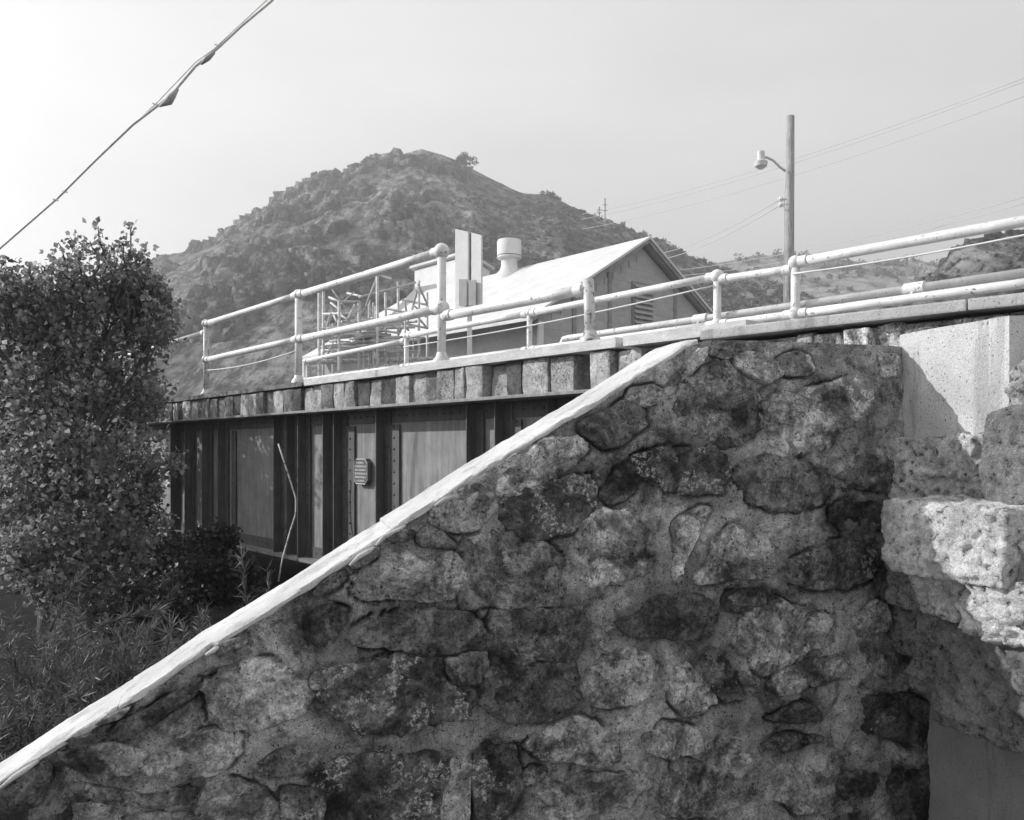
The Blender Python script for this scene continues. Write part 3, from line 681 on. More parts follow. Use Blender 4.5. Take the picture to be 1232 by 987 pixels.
# traced stones: zoom tile origin and factor, outline, tone, lichen
TA, TB_, TC_, TD_, TE_ = (680, 400, 2.933), (380, 560, 2.933), (0, 700, 2.933), (380, 720, 2.933), (760, 680, 3.08)
ST = [
 (TA, [(680,250),(740,215),(790,215),(830,235),(860,200),(1000,165),(1050,185),(1070,230),(1040,300),(970,350),(900,400),(830,420),(770,400),(720,310)], .36, .15),
 (TA, [(520,90),(600,130),(650,190),(670,270),(665,330),(610,390),(550,400),(450,370),(400,320),(385,280),(400,220),(440,150)], .13, .8),
 (TA, [(45,330),(100,295),(170,265),(210,240),(280,280),(285,330),(230,370),(150,405),(80,375)], .09, .1),
 (TA, [(255,440),(330,395),(420,400),(520,415),(575,450),(580,510),(530,560),(420,585),(380,560),(300,510),(250,490)], .085, .9),
 (TA, [(625,500),(640,465),(720,440),(800,440),(870,480),(920,520),(910,580),(860,620),(780,630),(660,605),(630,560)], .12, .3),
 (TA, [(385,680),(440,640),(490,630),(498,655),(460,720),(420,800),(400,870),(375,860),(388,760)], .34, 0),
 (TA, [(50,760),(70,690),(130,630),(200,640),(280,690),(300,760),(290,840),(200,870),(100,890),(50,850)], .38, .1),
 (TA, [(465,860),(520,800),(530,740),(600,700),(680,720),(740,770),(750,830),(680,870),(560,870),(500,880)], .30, .5),
 (TA, [(590,80),(640,65),(700,80),(740,110),(775,150),(700,180),(640,150),(600,120)], .30, .1),
 (TA, [(750,100),(820,60),(860,80),(870,130),(840,155),(780,145)], .34, 0),
 (TA, [(120,580),(160,480),(220,460),(255,500),(240,580),(160,610)], .09, .2),
 (TA, [(760,870),(800,800),(900,760),(1000,720),(1080,770),(1100,850),(1000,900),(860,910)], .10, .6),
 (TA, [(340,192),(405,125),(462,55),(492,60),(488,92),(440,150),(400,180)], .30, 0),
 (TA, [(215,240),(232,198),(300,185),(345,200),(345,230),(300,262),(250,255)], .30, 0),
 (TA, [(500,80),(512,42),(560,36),(630,46),(590,80),(560,100)], .16, 0),
 (TA, [(960,500),(1040,440),(1110,440),(1180,470),(1200,510),(1150,560),(1060,560),(980,545)], .15, .2),
 (TA, [(950,600),(1100,590),(1140,640),(1100,700),(1000,705),(930,650)], .05, 0),  # a recess, its shade painted as a near-black stone
 (TA, [(560,930),(620,905),(700,905),(690,960),(600,970)], .12, 0),
 (TA, [(1090,80),(1160,75),(1165,150),(1110,160)], .26, 0),
 (TB_, [(125,400),(180,350),(280,310),(400,295),(480,320),(520,350),(515,440),(470,485),(380,490),(240,465),(180,470),(135,440)], .24, .3),
 (TB_, [(120,595),(190,530),(300,515),(500,515),(550,540),(600,600),(590,640),(450,665),(380,680),(250,650),(160,640)], .11, .1),
 (TB_, [(405,170),(430,120),(520,78),(580,62),(630,95),(640,150),(590,200),(540,240),(460,230),(410,200)], .19, .6),
 (TB_, [(645,110),(700,90),(800,60),(900,30),(960,50),(970,130),(960,200),(900,230),(800,260),(740,265),(655,230)], .09, 1.0),
 (TB_, [(530,330),(570,250),(650,245),(740,272),(800,275),(850,320),(845,400),(850,495),(750,508),(620,500),(540,498),(525,430)], .15, .25),
 (TB_, [(620,520),(740,515),(850,512),(935,512),(930,640),(900,685),(700,690),(620,650)], .09, .4),
 (TB_, [(590,702),(700,700),(905,700),(930,850),(800,898),(680,905),(590,860),(572,790)], .07, .2),
 (TB_, [(455,680),(600,645),(603,700),(570,765),(480,775),(455,720)], .14, 0),
 (TB_, [(20,760),(100,710),(250,692),(420,692),(460,775),(552,850),(540,900),(380,935),(150,935),(30,880)], .10, 1.0),
 (TB_, [(252,240),(292,218),(348,230),(340,260),(280,270),(247,262)], .16, 0),
 (TB_, [(112,350),(150,308),(215,286),(226,312),(180,350),(125,370)], .19, 0),
 (TB_, [(5,425),(60,380),(108,368),(108,400),(40,450),(0,465)], .15, 0),
 (TB_, [(350,240),(400,218),(450,235),(500,290),(400,288),(360,280)], .13, .2),
 (TB_, [(1000,680),(1100,650),(1190,690),(1180,790),(1100,860),(1000,850),(940,800)], .27, .6),
 (TB_, [(5,500),(80,485),(112,520),(60,620),(0,640),(-50,600),(-40,520)], .09, .2),
 (TB_, [(655,90),(660,40),(720,-20),(810,-95),(925,-95),(940,-40),(890,10),(780,75),(680,100)], .34, 0),
 (TC_, [(695,370),(780,330),(890,280),(960,275),(1020,310),(1090,400),(1080,440),(1000,490),(880,525),(790,515),(745,470),(735,420)], .29, .1),
 (TC_, [(510,640),(600,570),(740,530),(850,540),(862,600),(820,650),(750,690),(620,690),(520,680)], .25, .1),
 (TC_, [(200,600),(280,570),(400,560),(500,600),(480,660),(400,690),(280,670),(210,640)], .22, 0),
 (TC_, [(385,545),(420,490),(520,450),(640,375),(690,352),(685,400),(600,450),(540,500),(470,545),(420,565)], .10, .2),
 (TC_, [(700,790),(720,720),(800,690),(900,720),(970,790),(965,870),(720,880)], .22, .4),
 (TC_, [(0,705),(80,655),(150,622),(188,645),(190,700),(150,760),(160,870),(0,880)], .07, .3),
 (TC_, [(332,500),(400,448),(466,436),(430,480),(360,505)], .20, 0),
 (TC_, [(735,245),(785,210),(860,190),(870,215),(790,250),(745,262)], .24, 0),
 (TC_, [(890,650),(980,590),(1060,570),(1130,600),(1110,670),(980,690),(910,675)], .10, .4),
 (TC_, [(1090,350),(1110,310),(1180,340),(1160,380),(1100,375)], .2, 0),
 (TC_, [(1100,40),(1150,5),(1195,-15),(1200,15),(1130,50)], .17, 0),
 (TC_, [(270,700),(400,725),(520,742),(600,725),(715,718),(700,780),(560,795),(420,785),(260,765)], .20, 0),
 (TC_, [(430,822),(560,805),(685,810),(690,880),(430,890)], .17, 0),
 (TC_, [(1000,720),(1140,720),(1150,780),(1130,860),(1000,870)], .14, .8),
 (TC_, [(170,770),(245,765),(252,830),(230,880),(175,880)], .12, 0),
 (TD_, [(0,640),(100,570),(250,560),(400,540),(465,560),(440,700),(410,820),(0,820),(-30,740)], .075, 1.0),
 (TD_, [(470,560),(520,528),(545,560),(540,700),(545,820),(440,820),(445,700),(472,640)], .25, .5),
 (TD_, [(560,560),(600,512),(690,512),(720,650),(690,740),(640,780),(560,800),(552,680)], .08, .9),
 (TD_, [(740,480),(820,450),(930,430),(1000,460),(1070,500),(1075,560),(1020,590),(900,580),(800,560)], .25, .8),
 (TD_, [(760,705),(830,650),(900,622),(1040,622),(1140,612),(1180,660),(1100,720),(930,760),(840,725)], .19, .3),
 (TD_, [(725,630),(760,590),(810,600),(790,640),(740,655)], .2, 0),
 (TD_, [(1150,480),(1200,460),(1240,470),(1240,520),(1160,520)], .26, 0),
 (TD_, [(800,740),(880,735),(915,760),(900,800),(820,790)], .27, 0),
 (TE_, [(-60,215),(0,180),(60,120),(130,105),(250,110),(300,150),(270,262),(180,270),(100,266),(0,252)], .07, .15),
 (TE_, [(320,160),(360,85),(470,95),(450,160),(380,170)], .07, 0),
 (TE_, [(390,260),(440,170),(520,130),(600,150),(740,180),(755,270),(740,310),(640,330),(560,370),(500,400),(460,390),(450,340),(400,310)], .30, .1),
 (TE_, [(500,440),(560,385),(640,342),(750,333),(780,380),(760,410),(680,440),(600,470),(550,485)], .26, 0),
 (TE_, [(140,450),(160,370),(210,365),(260,430),(325,508),(270,530),(200,555),(150,500)], .27, 0),
 (TE_, [(215,385),(260,330),(340,350),(390,440),(410,500),(335,512),(270,440)], .08, .4),
 (TE_, [(500,570),(560,530),(640,510),(700,540),(690,570),(600,578)], .10, 0),
 (TE_, [(470,670),(520,640),(600,620),(700,630),(690,652),(560,690)], .06, .3),
 (TE_, [(120,820),(140,740),(210,725),(330,745),(450,790),(455,850),(400,900),(250,930),(120,920),(110,870)], .24, .4),
 (TE_, [(520,860),(580,800),(575,760),(620,730),(700,780),(740,850),(720,900),(600,905)], .2, .1),
 (TE_, [(40,620),(140,580),(260,610),(265,690),(130,718),(50,680)], .23, .3),
 (TE_, [(290,690),(350,640),(400,650),(380,690),(310,700)], .28, 0),
 (TE_, [(730,690),(790,670),(805,700),(740,715)], .28, 0),
 (TE_, [(820,200),(890,125),(940,150),(945,230),(870,260),(830,260)], .22, 0),
 (TE_, [(850,300),(900,290),(960,400),(940,430),(870,370)], .19, 0),
 (TE_, [(870,490),(1000,480),(1130,510),(1160,560),(1090,670),(980,640),(870,610)], .05, .1),
 (TE_, [(980,760),(1090,730),(1165,750),(1160,920),(1000,950),(975,850)], .05, .1),
 (TE_, [(360,715),(440,692),(440,722),(390,745),(362,740)], .26, .3),
 (TE_, [(770,780),(850,760),(910,790),(880,850),(780,860)], .15, 0),
 (TE_, [(945,165),(1010,240),(1055,300),(1020,370),(960,360),(935,250)], .08, 0),
]
def chaikin(p, it=2):
    for _ in range(it):
        q = np.roll(p, -1, 0); p = np.stack([p * 0.86 + q * 0.14, p * 0.14 + q * 0.86], 1).reshape(-1, 2)
    return p
def resample(p, n):
    q = np.vstack([p, p[:1]]); d = np.r_[0, np.cumsum(np.linalg.norm(np.diff(q, axis=0), axis=1))]
    t = np.linspace(0, d[-1], n, endpoint=False); return np.stack([np.interp(t, d, q[:, k]) for k in (0, 1)], 1)
stones = []
for i, (tl, poly, tone, lich) in enumerate(ST):
    pts = np.array([on_wall(tl[0] + x / tl[2], tl[1] + y / tl[2]) for x, y in poly])
    pts[:, 1] = np.minimum(pts[:, 1], wall_top(pts[:, 0]) - 0.012)
    out = resample(chaikin(pts, 1), 72)
    c = out.mean(0); ang = out - c
    nz = fbm(P3(out[:, 0] * 9, out[:, 1] * 9, i * 1.7), 4)
    nz2 = fbm(P3(out[:, 0] * 40, out[:, 1] * 40, i * 1.7), 3)
    out = c + ang * (1.12 + 0.30 * nz + 0.14 * nz2)[:, None]
    stones.append((c, out, tone, lich))
def wall_stone(i, c, out, tone, lich):
    rings = [1.0, 0.97, 0.94, 0.90, 0.85, 0.78, 0.69, 0.58, 0.45, 0.30, 0.15]
    n = len(out); size = math.sqrt(abs(np.dot(out[:, 0], np.roll(out[:, 1], -1)) - np.dot(out[:, 1], np.roll(out[:, 0], -1))) / 2)
    base = 0.012 + 0.010 * ((i * 37) % 10) / 10; hmax = 0.004 + 0.006 * size
    tx, ty = (((i * 53) % 11) / 5.5 - 1) * 0.05, (((i * 29) % 13) / 6.5 - 1) * 0.05
    V = []
    for r in rings:
        p = c + (out - c) * r
        q = P3(p[:, 0], p[:, 1], i * 0.9)
        fac = np.floor(fbm(q * 5 + 3.1, 2) * 3.0) / 3.0          # broken facets
        d = base + hmax * (1 - r ** 4) + (p - c) @ np.array((tx, ty)) * (1 - r ** 6)
        d = d + 0.012 * fbm(q * 7, 4) + 0.010 * fbm(q * 18, 3, True) + 0.005 * fbm(q * 60, 2) + 0.010 * fac
        d = d - 0.030 * np.clip((r - 0.90) / 0.10, 0, 1) ** 2
        if r == 1.0: d = np.full(n, -0.06)
        V.append(np.stack([p[:, 0], p[:, 1], d], 1))
    ctr = np.array([[c[0], c[1], V[-1][:, 2].mean()]])
    A = np.vstack(V + [ctr]); v3 = WO + A[:, :1] * WW + A[:, 2:] * WM + np.array((0, 0, EYE)) + A[:, 1:2] * ZU
    Fc = [(j * n + k, j * n + (k + 1) % n, (j + 1) * n + (k + 1) % n, (j + 1) * n + k) for j in range(len(rings) - 1) for k in range(n)]
    Fc += [((len(rings) - 1) * n + k, (len(rings) - 1) * n + (k + 1) % n, len(rings) * n) for k in range(n)]
    o = MB().add(v3, Fc).build('stone', M['stone'], wing, True); o.color = gray(tone, lich)
for i, (c, out, tone, lich) in enumerate(stones): wall_stone(i, c, out, tone, lich)

# mortar body: a rough sheet with joints opened round the stones
s_l = tops[0, 0] + 0.02; NSx, NHy = 640, 310
ss = np.linspace(s_l, s_end, NSx); tt = np.linspace(0, 1, NHy)
S, T = np.meshgrid(ss, tt); HB = -1.75
TOP = wall_top(S) - 0.008
Hh = HB + (TOP - HB) * T
q = P3(S, Hh, 0)
D = 0.022 * fbm(q * 3, 4) + 0.026 * fbm(q * 9, 4) + 0.012 * fbm(q * 34, 3)
dist = np.full(S.shape, 9.0); stain = np.zeros(S.shape)
for (c, out, tone, lich) in stones:
    rad = np.abs(out - c).max(0) + 0.07
    j = np.where((np.abs(S - c[0]) < rad[0]) & (np.abs(Hh - c[1]) < rad[1]))
    if len(j[0]) == 0: continue
    pp = np.stack([S[j], Hh[j]], 1)
    dd = np.min(np.linalg.norm(pp[:, None] - out[None], axis=2), 1)
    dist[j] = np.minimum(dist[j], dd)
    if tone < 0.12: stain[j] = np.maximum(stain[j], np.clip(1 - dd / 0.08, 0, 1) * 0.8)
crk = np.clip(fbm(P3(S * 5.5, Hh * 5.5, 9.0), 3) * 3.5 - 0.2, 0, 1)
D = D - 0.05 * np.exp(-(dist / 0.0075) ** 2) * crk
def blob(px, py, rx, ry, a=1.0):
    s0, h0 = on_wall(px, py); k = 3.3 / F
    w = ((S - s0) / (rx * k)) ** 2 + ((Hh - h0) / (ry * k)) ** 2
    return a * np.clip(1.35 - w + 0.5 * fbm(q * 6, 3), 0, 1)
for bl in ((640, 800, 55, 120, .9), (480, 930, 90, 60, .8), (600, 930, 40, 70, .9), (30, 960, 50, 45, .9), (1090, 860, 60, 55, .9), (1095, 950, 50, 60, 1), (1040, 640, 45, 40, .9), (450, 830, 80, 40, .6), (800, 745, 70, 30, .6), (1070, 700, 40, 60, .6), (960, 960, 60, 40, .4), (760, 560, 40, 60, .4), (870, 470, 40, 60, .5), (640, 650, 60, 60, .4)):
    stain = np.maximum(stain, blob(*bl))
ptsF = WO + S[..., None] * WW + D[..., None] * WM + Hh[..., None] * ZU + ZU * EYE
idm = np.arange(NSx * NHy).reshape(NHy, NSx)
ffm = np.stack([idm[:-1, :-1], idm[:-1, 1:], idm[1:, 1:], idm[1:, :-1]], -1).reshape(-1, 4)
nF = NSx * NHy                                     # back sheet, coarser in meaning but same columns along the edges
backP = WO + ss[:, None] * WW - 0.37 * WM + ZU * EYE
bt_ = backP + (wall_top(ss) - 0.008)[:, None] * ZU; bb_ = backP + HB * ZU
allv = np.vstack([ptsF.reshape(-1, 3), bt_, bb_])
ib, iq = nF + np.arange(NSx), nF + NSx + np.arange(NSx)
f2 = np.stack([ib[:-1], iq[:-1], iq[1:], ib[1:]], -1)
f3 = np.stack([idm[-1, :-1], ib[:-1], ib[1:], idm[-1, 1:]], -1)
f4 = np.stack([idm[0, :-1], idm[0, 1:], iq[1:], iq[:-1]], -1)
mo = from_arrays('mortar', allv, np.vstack([ffm, f2, f3, f4]), M['mortar'], wing, W(0, 0, 0), True)
at = mo.data.attributes.new('stain', 'FLOAT', 'POINT')
at.data.foreach_set('value', np.r_[stain.ravel(), np.zeros(2 * NSx)].astype(np.float32))
mo.data.set_sharp_from_angle(angle=math.radians(50))

# sloping coping, in two lengths that meet at a crack, and a thin lime fillet under it here and there
def coping(s0, s1, seed, lift=0.0, n=120):
    s = np.linspace(s0, s1, n); h = wall_top(s) + 0.004 * fbm(P3(s * 6, 0, seed), 3) + lift
    prof = [(0.003, -0.026), (0.008, -0.020), (0.009, -0.007), (0.003, 0.0), (-0.10, 0.004), (-0.22, 0.006), (-0.34, 0.004), (-0.375, -0.002), (-0.385, -0.02), (-0.380, -0.026)]
    V = []
    for j, (o, z) in enumerate(prof):
        e = 0.009 * fbm(P3(s * 14, j * 0.7, seed), 4) - (0.02 * np.clip(fbm(P3(s * 9, 4.0, seed), 3) * 3 - 1.1, 0, 1) if j < 4 else 0); e2 = 0.005 * fbm(P3(s * 22, j * 0.7 + 9, seed), 4)
        V.append(WO + s[:, None] * WW + (o + e)[:, None] * WM + (EYE + h + z + e2)[:, None] * ZU)
    V = np.stack(V, 0); m_ = len(prof)
    ii = np.arange(m_ * n).reshape(m_, n)
    Fc = [tuple((ii[a, k], ii[a, k + 1], ii[(a + 1) % m_, k + 1], ii[(a + 1) % m_, k])) for a in range(m_) for k in range(n - 1)]
    Fc += [tuple(ii[:, 0]), tuple(ii[::-1, -1])]
    MB().add(V.reshape(-1, 3), Fc).build('coping', M['coping_concrete'], wing, 'auto')
s_crack = on_wall(471, 634)[0]
s_c2 = on_wall(142, 850)[0]
coping(s_l + 0.03, s_c2 - 0.0015, 3.0, 0.0, 120); coping(s_c2 + 0.0015, s_crack - 0.002, 5.0, 0.003, 160); coping(s_crack + 0.002, on_wall(838, 410)[0], 8.0, 0.012, 130)
for path in ([(452, 652), (462, 641), (478, 634), (487, 628)], [(420, 676), (432, 665), (447, 657), (456, 655)], [(522, 605), (534, 597), (547, 592)], [(2, 942), (18, 929), (32, 920), (48, 909)], [(248, 783), (258, 777), (264, 773)]):
    pts = []
    for k, (x, y) in enumerate(path):
        s, h = on_wall(x, y); pts.append(W(s, 0.018, h - 0.012))
    MB().tube(pts, [0.006] + [0.010] * (len(pts) - 2) + [0.005], 6).build('lime_fillet', M['coping_concrete'], wing, True)

# ------------------------------------------------------------------ buttress at the right: cast block over rubble, coming towards the camera
butt = thing('stone_buttress', 'sunlit buttress of rough boulders under a pale concrete block, at the right edge', 'buttress', W(s_r + 0.4, 0.4, -1.75))
def RB(t, e, z): return WO + WW * (s_r + e) + WM * t + np.array((0, 0, EYE + z))     # t out from the wing wall, e into the buttress
def rblock(name, mat, t0, t1, e0, e1, z0, z1, amp, seed, sub=(10, 10, 10), rnd=0.3, freq=6.0, tone=None, lich=0.0):
    if name == 'boulder': sub = tuple(int(k * 1.5) for k in sub)
    o = rough_block(name, M[mat], butt, RB(t0, e0, z0), WM * (t1 - t0), WW * (e1 - e0), ZU * (z1 - z0), amp, seed, sub, rnd, freq)
    if tone is not None: o.color = gray(tone, lich)  # tone holds painted light: paler on sunlit boulders, darker on shaded ones
    return o
m = MB(); m.box(RB(-0.2, 0.16, -1.75), WM * 0.95, WW * 1.1, ZU * 1.95); m.build('core', M['mortar'], butt)
rblock('concrete_block', 'cast_concrete', -0.02, 0.575, 0.0, 0.62, 0.03, 0.525, 0.008, 3.0, (20, 12, 18), 0.05, 5.0)
rblock('boulder', 'boulder', -0.03, 0.52, -0.06, 0.5, -0.235, 0.05, 0.07, 5.0, (40, 14, 22), 0.5, 9.0, .80, .5)
rblock('boulder', 'boulder', 0.60, 0.95, -0.17, 0.6, -0.27, 0.16, 0.06, 9.0, (26, 20, 26), 0.75, 5.0, .30, .2)
rblock('boulder', 'boulder', 0.61, 0.92, -0.05, 0.6, 0.12, 0.33, 0.08, 12.0, (24, 16, 18), 0.6, 9.0, .60, .5)
rblock('boulder', 'boulder', 0.28, 0.88, -0.36, 0.5, -0.50, -0.205, 0.06, 17.0, (44, 20, 24), 0.5, 6.0, .88, .3)
rblock('boulder', 'boulder', 0.84, 1.2, -0.30, 0.5, -0.56, -0.27, 0.06, 21.0, (20, 14, 16), 0.65, 7.0, .40, .3)
rblock('boulder', 'boulder', 0.62, 1.12, -0.31, 0.5, -0.70, -0.46, 0.075, 26.0, (44, 20, 24), 0.65, 12.0, .92, .6)
rblock('boulder', 'boulder', -0.03, 0.30, -0.10, 0.4, -0.72, -0.50, 0.06, 31.0, (34, 14, 26), 0.5, 7.0, .40, .1)
rblock('boulder', 'boulder', 0.24, 0.48, -0.18, 0.4, -0.80, -0.53, 0.06, 32.0, (26, 14, 26), 0.6, 7.0, .34, .1)
rblock('boulder', 'boulder', -0.03, 0.24, -0.05, 0.4, -0.92, -0.71, 0.06, 33.0, (26, 12, 22), 0.6, 8.0, .30, .1)
rblock('boulder', 'boulder', 0.18, 0.46, -0.14, 0.4, -1.04, -0.78, 0.06, 34.0, (28, 12, 26), 0.6, 8.0, .36, .1)
rblock('boulder', 'boulder', 0.02, 0.22, 0.02, 0.4, -1.08, -0.90, 0.05, 35.0, (20, 12, 20), 0.6, 8.0, .24, .1)
rblock('boulder', 'boulder', 0.40, 0.62, -0.30, 0.3, -0.66, -0.49, 0.05, 36.0, (24, 14, 20), 0.6, 9.0, .60, .1)
rblock('boulder', 'boulder', 0.40, 1.15, -0.26, 0.6, -1.10, -0.66, 0.07, 37.0, (40, 18, 28), 0.7, 5.0, .28, .2)
rough_block('plaster_base', M['plaster'], butt, RB(-0.1, 0.125, -1.95), WM * 1.0, WW * 0.5, ZU * 0.92, 0.014, 51.0, (24, 10, 24), 0.06, 4.0)

# ------------------------------------------------------------------ house behind the bridge
GV = 1740.0; KG = 19725.0                          # vanishing column of the gable, depth * (GV - column)
gdir = np.array((GV - 616, F, 0)); gdir /= np.linalg.norm(gdir)
hb = np.array((-gdir[1], gdir[0], 0))              # along the ridge, away to the left
def hp(px): d = KG / (GV - px); return np.array(((px - 616) / F * d, d, 0))
H0 = hp(647)                                       # near left corner of the gable wall
Wd = 7.0; Hr = 250 * KG / (GV - 772) / F; He = 3.02; LEN = 9.5; GZ0 = 2.0
house = thing('gabled_house', 'pale house with a bright sheet roof and a grey louvred gable, behind the railings', 'house', np.array((H0[0], H0[1], GZ0)) + gdir * 3.5 + hb * 4)
def HQ(w, l, z): return np.array((H0[0], H0[1], EYE + z)) + gdir * w + hb * l
zb = GZ0 - EYE - 0.1
MB().prism([HQ(0, 0, zb), HQ(Wd, 0, zb), HQ(Wd, 0, He - 0.1), HQ(Wd / 2, 0, Hr - 0.16), HQ(0, 0, He - 0.1)], hb * LEN).build('wall', M['siding'], house)
def slab(w0, z0, w1, z1, th, name):
    MB().prism([HQ(w0, -0.28, z0), HQ(w1, -0.28, z1), HQ(w1, -0.28, z1 + th), HQ(w0, -0.28, z0 + th)], hb * (LEN + 0.5)).build(name, M['roof_sheet'], house)
sl = (Hr - He) / (Wd / 2)
slab(-0.55, He - 0.55 * sl, Wd / 2 - 0.002, Hr, 0.06, 'roof'); slab(Wd / 2 + 0.002, Hr, Wd + 0.55, He - 0.55 * sl, 0.06, 'roof')
for sgn in (0, 1):                                 # barge boards under the rakes
    w0, w1 = (-0.5, Wd / 2 - 0.004) if sgn == 0 else (Wd + 0.5, Wd / 2 + 0.004)
    z0, z1 = He - 0.5 * sl, Hr
    MB().prism([HQ(w0, -0.24, z0 - 0.005), HQ(w1, -0.24, z1 - 0.005), HQ(w1, -0.24, z1 - 0.10), HQ(w0, -0.24, z0 - 0.10)], hb * 0.05).build('barge_board', M['trim_grey'], house)
for w, name in ((1.05, 'batten'), (2.25, 'batten'), (4.75, 'batten'), (5.95, 'batten')):
    zt = He - 0.2 + sl * (w if w < Wd / 2 else Wd - w)
    MB().box(HQ(w, -0.04, zb), gdir * 0.12, hb * 0.045, ZU * (zt - zb)).build(name, M['trim_grey'], house)
for w in (-0.02, Wd - 0.13):
    MB().box(HQ(w, -0.05, zb), gdir * 0.15, hb * 0.055, ZU * (He - 0.25 - zb)).build('corner_board', M['white_board'], house)
for k in range(30):                                # clapboards on the gable
    z = zb + 0.1 + k * 0.172
    zt = z + 0.17
    if zt > Hr - 0.35: break
    lim = Wd / 2 if zt < He - 0.1 else max(0.0, (Hr - 0.2 - zt) / sl)
    w0, w1 = Wd / 2 - lim + 0.14, Wd / 2 + lim - 0.14
    MB().box(HQ(w0, -0.014 - 0.004 * (k % 2), z), gdir * (w1 - w0), hb * 0.012, ZU * 0.17).build('clapboard', M['siding'], house)
vent = MB().box(HQ(3.10, -0.06, 2.0), gdir * 0.78, hb * 0.05, ZU * 2.05).build('louvre_vent', M['trim_grey'], house)
for k in range(16):
    z = 2.06 + k * 0.125
    MB().prism([HQ(3.14, -0.065, z), HQ(3.14, -0.125, z - 0.03), HQ(3.14, -0.125, z - 0.005), HQ(3.14, -0.065, z + 0.06)], gdir * 0.70).build('slat', M['siding'], vent)
# ridge knob and vent stack on the roof
lv = min(np.linspace(0.5, 9, 400), key=lambda l: abs(616 + F * HQ(Wd / 2 - 0.25, l, 0)[0] / HQ(Wd / 2 - 0.25, l, 0)[1] - 613))
vc = HQ(Wd / 2 - 0.25, lv, 0); zr = EYE + Hr
vt = thing('roof_ventilator', 'white drum-capped ventilator standing on the house roof', 'ventilator', (vc[0], vc[1], zr - 0.2))
q = lambda z: np.array((vc[0], vc[1], zr + z))
MB().tube([q(-0.55), q(-0.25), q(0.0), q(0.12), q(0.45)], [0.62, 0.46, 0.26, 0.23, 0.23], 20).build('neck', M['white_board'], vt, 'auto')
MB().tube([q(0.30), q(0.32), q(0.37)], [0.33, 0.36, 0.34], 20).build('skirt', M['galvanised'], vt, 'auto')
MB().tube([q(0.39), q(0.40), q(0.80), q(0.83), q(0.85)], [0.32, 0.345, 0.345, 0.33, 0.05], 20).build('drum_cap', M['white_board'], vt, 'auto')
# a second white building further left, mostly hidden by the sign
sh = thing('white_shed', 'tall plain white shed behind the scaffold and the signboard', 'shed', P(535, 420, 30) * np.array((1, 1, 0)) + np.array((0, 0, 2.0)))
c0 = P(562, 540, 26.5); c0[2] = 2.0
shd = gdir; sw = 0.95; top = EYE + 232 * 26.5 / F
MB().prism([c0, c0 + shd * sw, c0 + shd * sw + ZU * (top - 2.35), c0 + ZU * (top - 2.0)], hb * 2.9).build('wall', M['white_board'], sh)
MB().prism([c0 - shd * 0.12 - hb * 0.12 + ZU * (top - 1.93), c0 + shd * (sw + 0.12) - hb * 0.12 + ZU * (top - 2.32), c0 + shd * (sw + 0.12) - hb * 0.12 + ZU * (top - 2.24), c0 - shd * 0.12 - hb * 0.12 + ZU * (top - 1.85)], hb * 3.15).build('roof', M['roof_sheet'], sh)
# low white shed roof seen through the scaffold
lo = thing('low_shed', 'low shed with a bright lean-to roof seen through the scaffold', 'shed', P(470, 440, 24) * np.array((1, 1, 0)) + np.array((0, 0, 2.0)))
e0, e1 = P(452, 398, 24), P(515, 396, 25.5); r0, r1 = P(500, 346, 27), P(545, 338, 28.5)
MB().prism([e0, e1, r1, r0], -ZU * 0.06).build('roof', M['roof_sheet'], lo)
def dz(p, z): return np.array((p[0], p[1], z))
inn = [e0 * 0.97 + r1 * 0.03, e1 * 0.97 + r0 * 0.03, r1 * 0.97 + e0 * 0.03, r0 * 0.97 + e1 * 0.03]
MB().add([dz(p, p[2] - 0.09) for p in inn] + [dz(p, 2.0) for p in inn], [(0, 1, 2, 3), (7, 6, 5, 4), (0, 4, 5, 1), (1, 5, 6, 2), (2, 6, 7, 3), (3, 7, 4, 0)]).build('wall', M['white_board'], lo)

# double signboard on a post
sg = thing('signboard', 'tall white double-panel signboard on a post, in front of the house', 'sign', np.array((P(566, 540, 13.8)[0], 13.8, 2.0)))
sdir = np.array((math.cos(-0.62), math.sin(-0.62), 0)); sn = np.array((sdir[1], -sdir[0], 0))
def sgp(px, py, off=0.0):
    a = np.array(((px - 616) / F, 1.0, 0)); o = P(566, 540, 13.8); d = ((o[:2] @ sn[:2]) + off) / (a @ sn)
    return np.array((a[0] * d, d, EYE + (HZ - py) / F * d))
for (p, name, mt, off, th) in (([(547.5, 372), (563, 372), (563, 279), (547.5, 275.5)], 'panel', 'white_board', 0.0, 0.04),
                      ([(567, 370), (579, 369), (579, 283), (567, 280)], 'panel', 'white_board', 0.0, 0.04),
                      ([(552, 368), (561.5, 368), (561.5, 336), (552, 336)], 'lower_panel', 'grey_board', 0.06, 0.02),
                      ([(563.8, 368), (572.5, 368), (572.5, 337), (563.8, 337)], 'lower_panel', 'grey_board', 0.06, 0.02)):
    MB().prism([sgp(x, y, off) for x, y in p], -sn * th).build(name, M[mt], sg, bevel=0.004)
MB().prism([sgp(562.5, 372, -0.06), sgp(567.5, 372, -0.06), sgp(567.5, 279, -0.06), sgp(562.5, 278, -0.06)], -sn * 0.05).build('back_strip', M['trim_grey'], sg)
pb_ = sgp(565, 372, -0.09)
MB().box(np.array((pb_[0] - 0.04, pb_[1] - 0.03, 1.9)), (0.08, 0, 0), (0, 0.06, 0), ZU * (sgp(565, 330)[2] - 1.9)).build('post', M['white_board'], sg, bevel=0.005)

